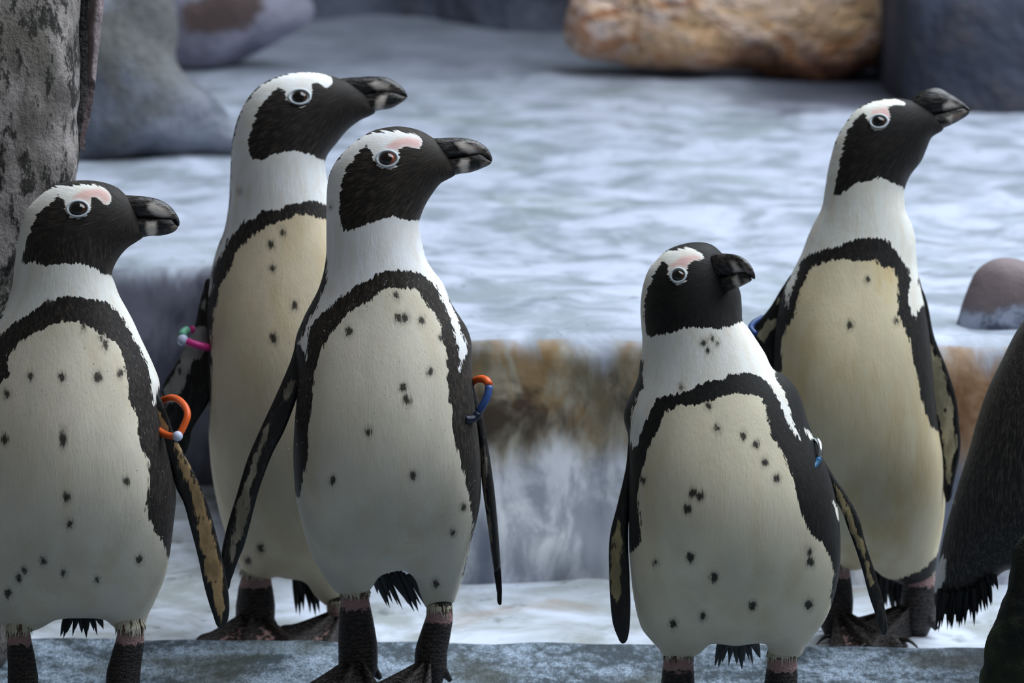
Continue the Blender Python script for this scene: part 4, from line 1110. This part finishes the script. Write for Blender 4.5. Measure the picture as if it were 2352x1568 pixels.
# --- upright bird at the back right, beak lifted
W1E = [(2080, 241), (2074, 234), (2053, 229), (2026, 230), (1996, 240), (1966, 256), (1948, 280), (1927, 316), (1914, 349), (1903, 385), (1896, 424), (1890, 454), (1882, 483), (1862, 519), (1856, 545), (1844, 570), (1829, 606), (1817, 633), (1801, 665), (1806, 683), (1806, 716), (1811, 708), (1818, 668), (1831, 640), (1834, 617), (1841, 600), (1859, 588), (1889, 576), (1925, 570), (1948, 561), (1972, 551), (2005, 548), (2038, 555), (2053, 573), (2068, 594), (2086, 618), (2090, 645), (2084, 690), (2094, 720), (2102, 740), (2106, 715), (2126, 697), (2118, 675), (2108, 650), (2112, 600), (2112, 550), (2100, 510), (2088, 480), (2084, 445), (2077, 439), (2071, 427), (2047, 424), (2023, 410), (2002, 418), (1966, 424), (1951, 436), (1934, 449), (1913, 454), (1919, 424), (1928, 373), (1937, 331), (1951, 298), (1969, 271), (1984, 259), (1993, 277), (2000, 296), (2016, 304), (2032, 298), (2043, 281), (2045, 266), (2037, 249), (2059, 243), (2077, 245)]
W2E = [(1775, 1000), (1788, 900), (1798, 851), (1796, 788), (1808, 757), (1824, 732), (1839, 673), (1852, 642), (1867, 614), (1900, 604), (1948, 598), (1972, 606), (2005, 598), (2026, 615), (2050, 618), (2060, 645), (2062, 720), (2086, 779), (2100, 849), (2117, 919), (2135, 978), (2152, 990), (2190, 1000), (2190, 1220), (2130, 1300), (2060, 1330), (1900, 1330), (1760, 1250)]
pen_e = dict(shift=by_y([(480, 0.0), (580, 0.006), (860, -0.030), (1060, -0.028), (1320, 0.010)]), bb=(2130, 255),
    Y=Y_BACK, zg=Z_FLOOR, base=(1990, 1462), label='penguin at the back right stretching up with its bill raised', headcut=450, k=by_y([(225, 0.58), (450, 0.62), (700, 0.6), (1290, 0.6)]),
    outline=[(2094, 231), (2056, 225), (2023, 228), (1984, 241), (1960, 259), (1942, 283), (1921, 319), (1910, 355), (1901, 394), (1895, 433), (1887, 477), (1868, 515), (1856, 542), (1841, 582), (1820, 625), (1800, 665), (1788, 710), (1780, 780), (1778, 860), (1778, 960), (1786, 1060), (1804, 1150), (1840, 1230), (1880, 1272), (1920, 1296), (1960, 1310), (2000, 1305), (2030, 1325), (2062, 1338), (2085, 1346), (2122, 1344), (2146, 1318), (2156, 1262), (2164, 1218), (2170, 1160), (2167, 1060), (2156, 990), (2146, 900), (2138, 800), (2128, 720), (2118, 665), (2108, 620), (2104, 582), (2102, 546), (2092, 510), (2080, 483), (2077, 454), (2078, 436), (2089, 406), (2116, 370), (2128, 343), (2140, 316), (2168, 293), (2150, 265), (2120, 240)],
    W1=W1E, W2=W2E,
    pinkpoly=[(2002, 254), (2038, 248), (2045, 266), (2043, 281), (2036, 275), (2020, 266), (2000, 272)],
    spots=[(1992, 644, 6), (1953, 748, 8), (2058, 740, 7)],
    mat=plumage('plumage_back_right', srgb(232, 232, 226)[:3], srgb(228, 215, 182)[:3], srgb(17, 16, 16)[:3], srgb(54, 48, 44)[:3], 0.5),
    fmat=flipper_mat('flipper_back_right', srgb(16, 16, 17)[:3], srgb(186, 176, 146)[:3], -2.0),
    flippers=[dict(poly=[(1824, 630), (1800, 655), (1770, 704), (1727, 760), (1718, 800), (1735, 850), (1780, 890), (1806, 840), (1812, 760), (1815, 700)],
                   yspan=(0.0, -0.01), cap=10, tan=[[(1735, 768), (1760, 740), (1790, 722), (1794, 735), (1775, 760), (1750, 790)], [(1782, 690), (1790, 678), (1788, 700), (1780, 710)], [(1775, 780), (1790, 775), (1780, 800)]]),
              dict(poly=[(2112, 655), (2122, 672), (2131, 700), (2146, 773), (2176, 849), (2196, 914), (2203, 972), (2206, 1031), (2190, 1113), (2178, 1152), (2168, 1130), (2158, 1050), (2146, 985), (2130, 930), (2114, 850), (2106, 760)],
                   yspan=(0.0, -0.02), cap=11,
                   tan=[[(2126, 770), (2140, 790), (2166, 850), (2186, 915), (2196, 975), (2198, 1030), (2182, 1110), (2172, 1100), (2164, 1020), (2152, 950), (2140, 870), (2128, 800)], [(2122, 715), (2128, 735), (2124, 740)]])],
    legs=[dict(top=(1935, 1260), cuff=(1925, 1310), ankle=(1918, 1425), toe=-62, r=(36, 26, 40), size=1.0, dy=0.0, spread=0.55),
          dict(top=(2110, 1260), cuff=(2112, 1325), ankle=(2108, 1418), toe=-160, r=(44, 33, 42), size=1.15, dy=0.006, spread=0.5)],
    upper_bill=[(2075, 265), (2085, 245), (2095, 227), (2116, 210), (2140, 202), (2160, 203), (2187, 218), (2211, 234), (2226, 248), (2231, 256), (2222, 253), (2211, 250), (2163, 261), (2116, 271), (2083, 281)],
    lower_bill=[(2085, 279), (2116, 269), (2163, 259), (2211, 249), (2222, 252), (2227, 260), (2205, 276), (2184, 287), (2168, 294), (2145, 310), (2115, 315), (2090, 300)],
    upper_bill_pale=[(2166, 239), (2181, 232), (2200, 240), (2211, 247), (2181, 252), (2166, 252)], lower_bill_pale=[(2172, 270), (2187, 263), (2192, 266), (2184, 282)],
    lower_bill_tip=[(2190, 262), (2220, 254), (2205, 272), (2190, 276)],
    eye=(2018, 283, 15.5, 24, 18),
    tail=[((2020, 1290), (2032, 1400), 22, 0.03, 0.05), ((2050, 1300), (2055, 1418), 24, 0.03, 0.05), ((2078, 1300), (2078, 1410), 22, 0.03, 0.05), ((2000, 1290), (2010, 1350), 18, 0.03, 0.05)],
    bands=[dict(main=([(1752, 730, 0.012), (1732, 742, 0.0), (1727, 756, -0.016), (1738, 768, -0.022)], BLUEP), r=0.0036, label='blue flipper band')])

# --- dark bird seen from behind at the right edge
pen_f = dict(bb=(2640, 480),
    Y=0.12, zg=0.0, base=(2440, 1515), label='dark penguin seen from behind, cut by the right edge', headcut=0, k=0.6, step=7.0,
    outline=[(2352, 735), (2330, 768), (2300, 828), (2270, 890), (2246, 958), (2226, 1030), (2204, 1100), (2184, 1170), (2168, 1230), (2156, 1290), (2146, 1350), (2150, 1395), (2180, 1412), (2225, 1400), (2260, 1365), (2285, 1330), (2320, 1308), (2380, 1330), (2460, 1352), (2560, 1330), (2630, 1250), (2670, 1120), (2680, 980), (2660, 840), (2630, 720), (2610, 620), (2620, 540), (2625, 470), (2590, 420), (2530, 405), (2480, 430), (2452, 490), (2440, 560), (2420, 630), (2390, 685)],
    extra_white=[[(2600, 430), (2560, 425), (2500, 440), (2468, 490), (2455, 560), (2490, 600), (2580, 600), (2570, 570), (2500, 570), (2490, 520), (2510, 470), (2560, 450), (2600, 445)], [(2166, 1272), (2174, 1290), (2172, 1330), (2160, 1352), (2142, 1362), (2140, 1340), (2150, 1300)], [(2172, 1142), (2180, 1144), (2176, 1160)], [(2186, 1140), (2192, 1150), (2184, 1156)]],
    mat=plumage('plumage_dark_back', srgb(220, 220, 220)[:3], srgb(200, 200, 196)[:3], srgb(36, 34, 33)[:3], srgb(92, 85, 79)[:3], 0.1),
    fmat=flipper_mat('flipper_dark_back', srgb(22, 22, 22)[:3], srgb(40, 38, 36)[:3]),
    flippers=[dict(poly=[(2610, 700), (2640, 760), (2690, 900), (2720, 1050), (2715, 1180), (2690, 1200), (2660, 1100), (2630, 950), (2600, 800)], yspan=(0.0, -0.02), cap=11)],
    legs=[dict(top=(2440, 1300), cuff=(2440, 1370), ankle=(2440, 1440), toe=90, r=(44, 32, 40)), dict(top=(2560, 1290), cuff=(2560, 1370), ankle=(2560, 1440), toe=80, r=(44, 32, 40))],
    upper_bill=[(2600, 440), (2625, 440), (2680, 445), (2730, 470), (2740, 500), (2690, 490), (2610, 500)],
    lower_bill=[(2610, 495), (2690, 488), (2732, 497), (2690, 520), (2610, 530)],
    eye=(2560, 470, 17, 26, 19),
    tail=[((2170, 1350), (2160, 1448), 13, -0.02, -0.02), ((2185, 1360), (2176, 1446), 13, -0.025, -0.02), ((2198, 1360), (2190, 1450), 13, -0.03, -0.02), ((2210, 1360), (2205, 1442), 13, -0.03, -0.02), ((2225, 1350), (2222, 1442), 13, -0.03, -0.02), ((2238, 1345), (2243, 1425), 13, -0.03, -0.02), ((2250, 1340), (2256, 1408), 12, -0.03, -0.02), ((2262, 1330), (2270, 1388), 12, -0.03, -0.02), ((2275, 1320), (2285, 1365), 12, -0.03, -0.02)])

for s in (pen_a, pen_b, pen_c, pen_d, pen_e, pen_f):
    penguin(s)
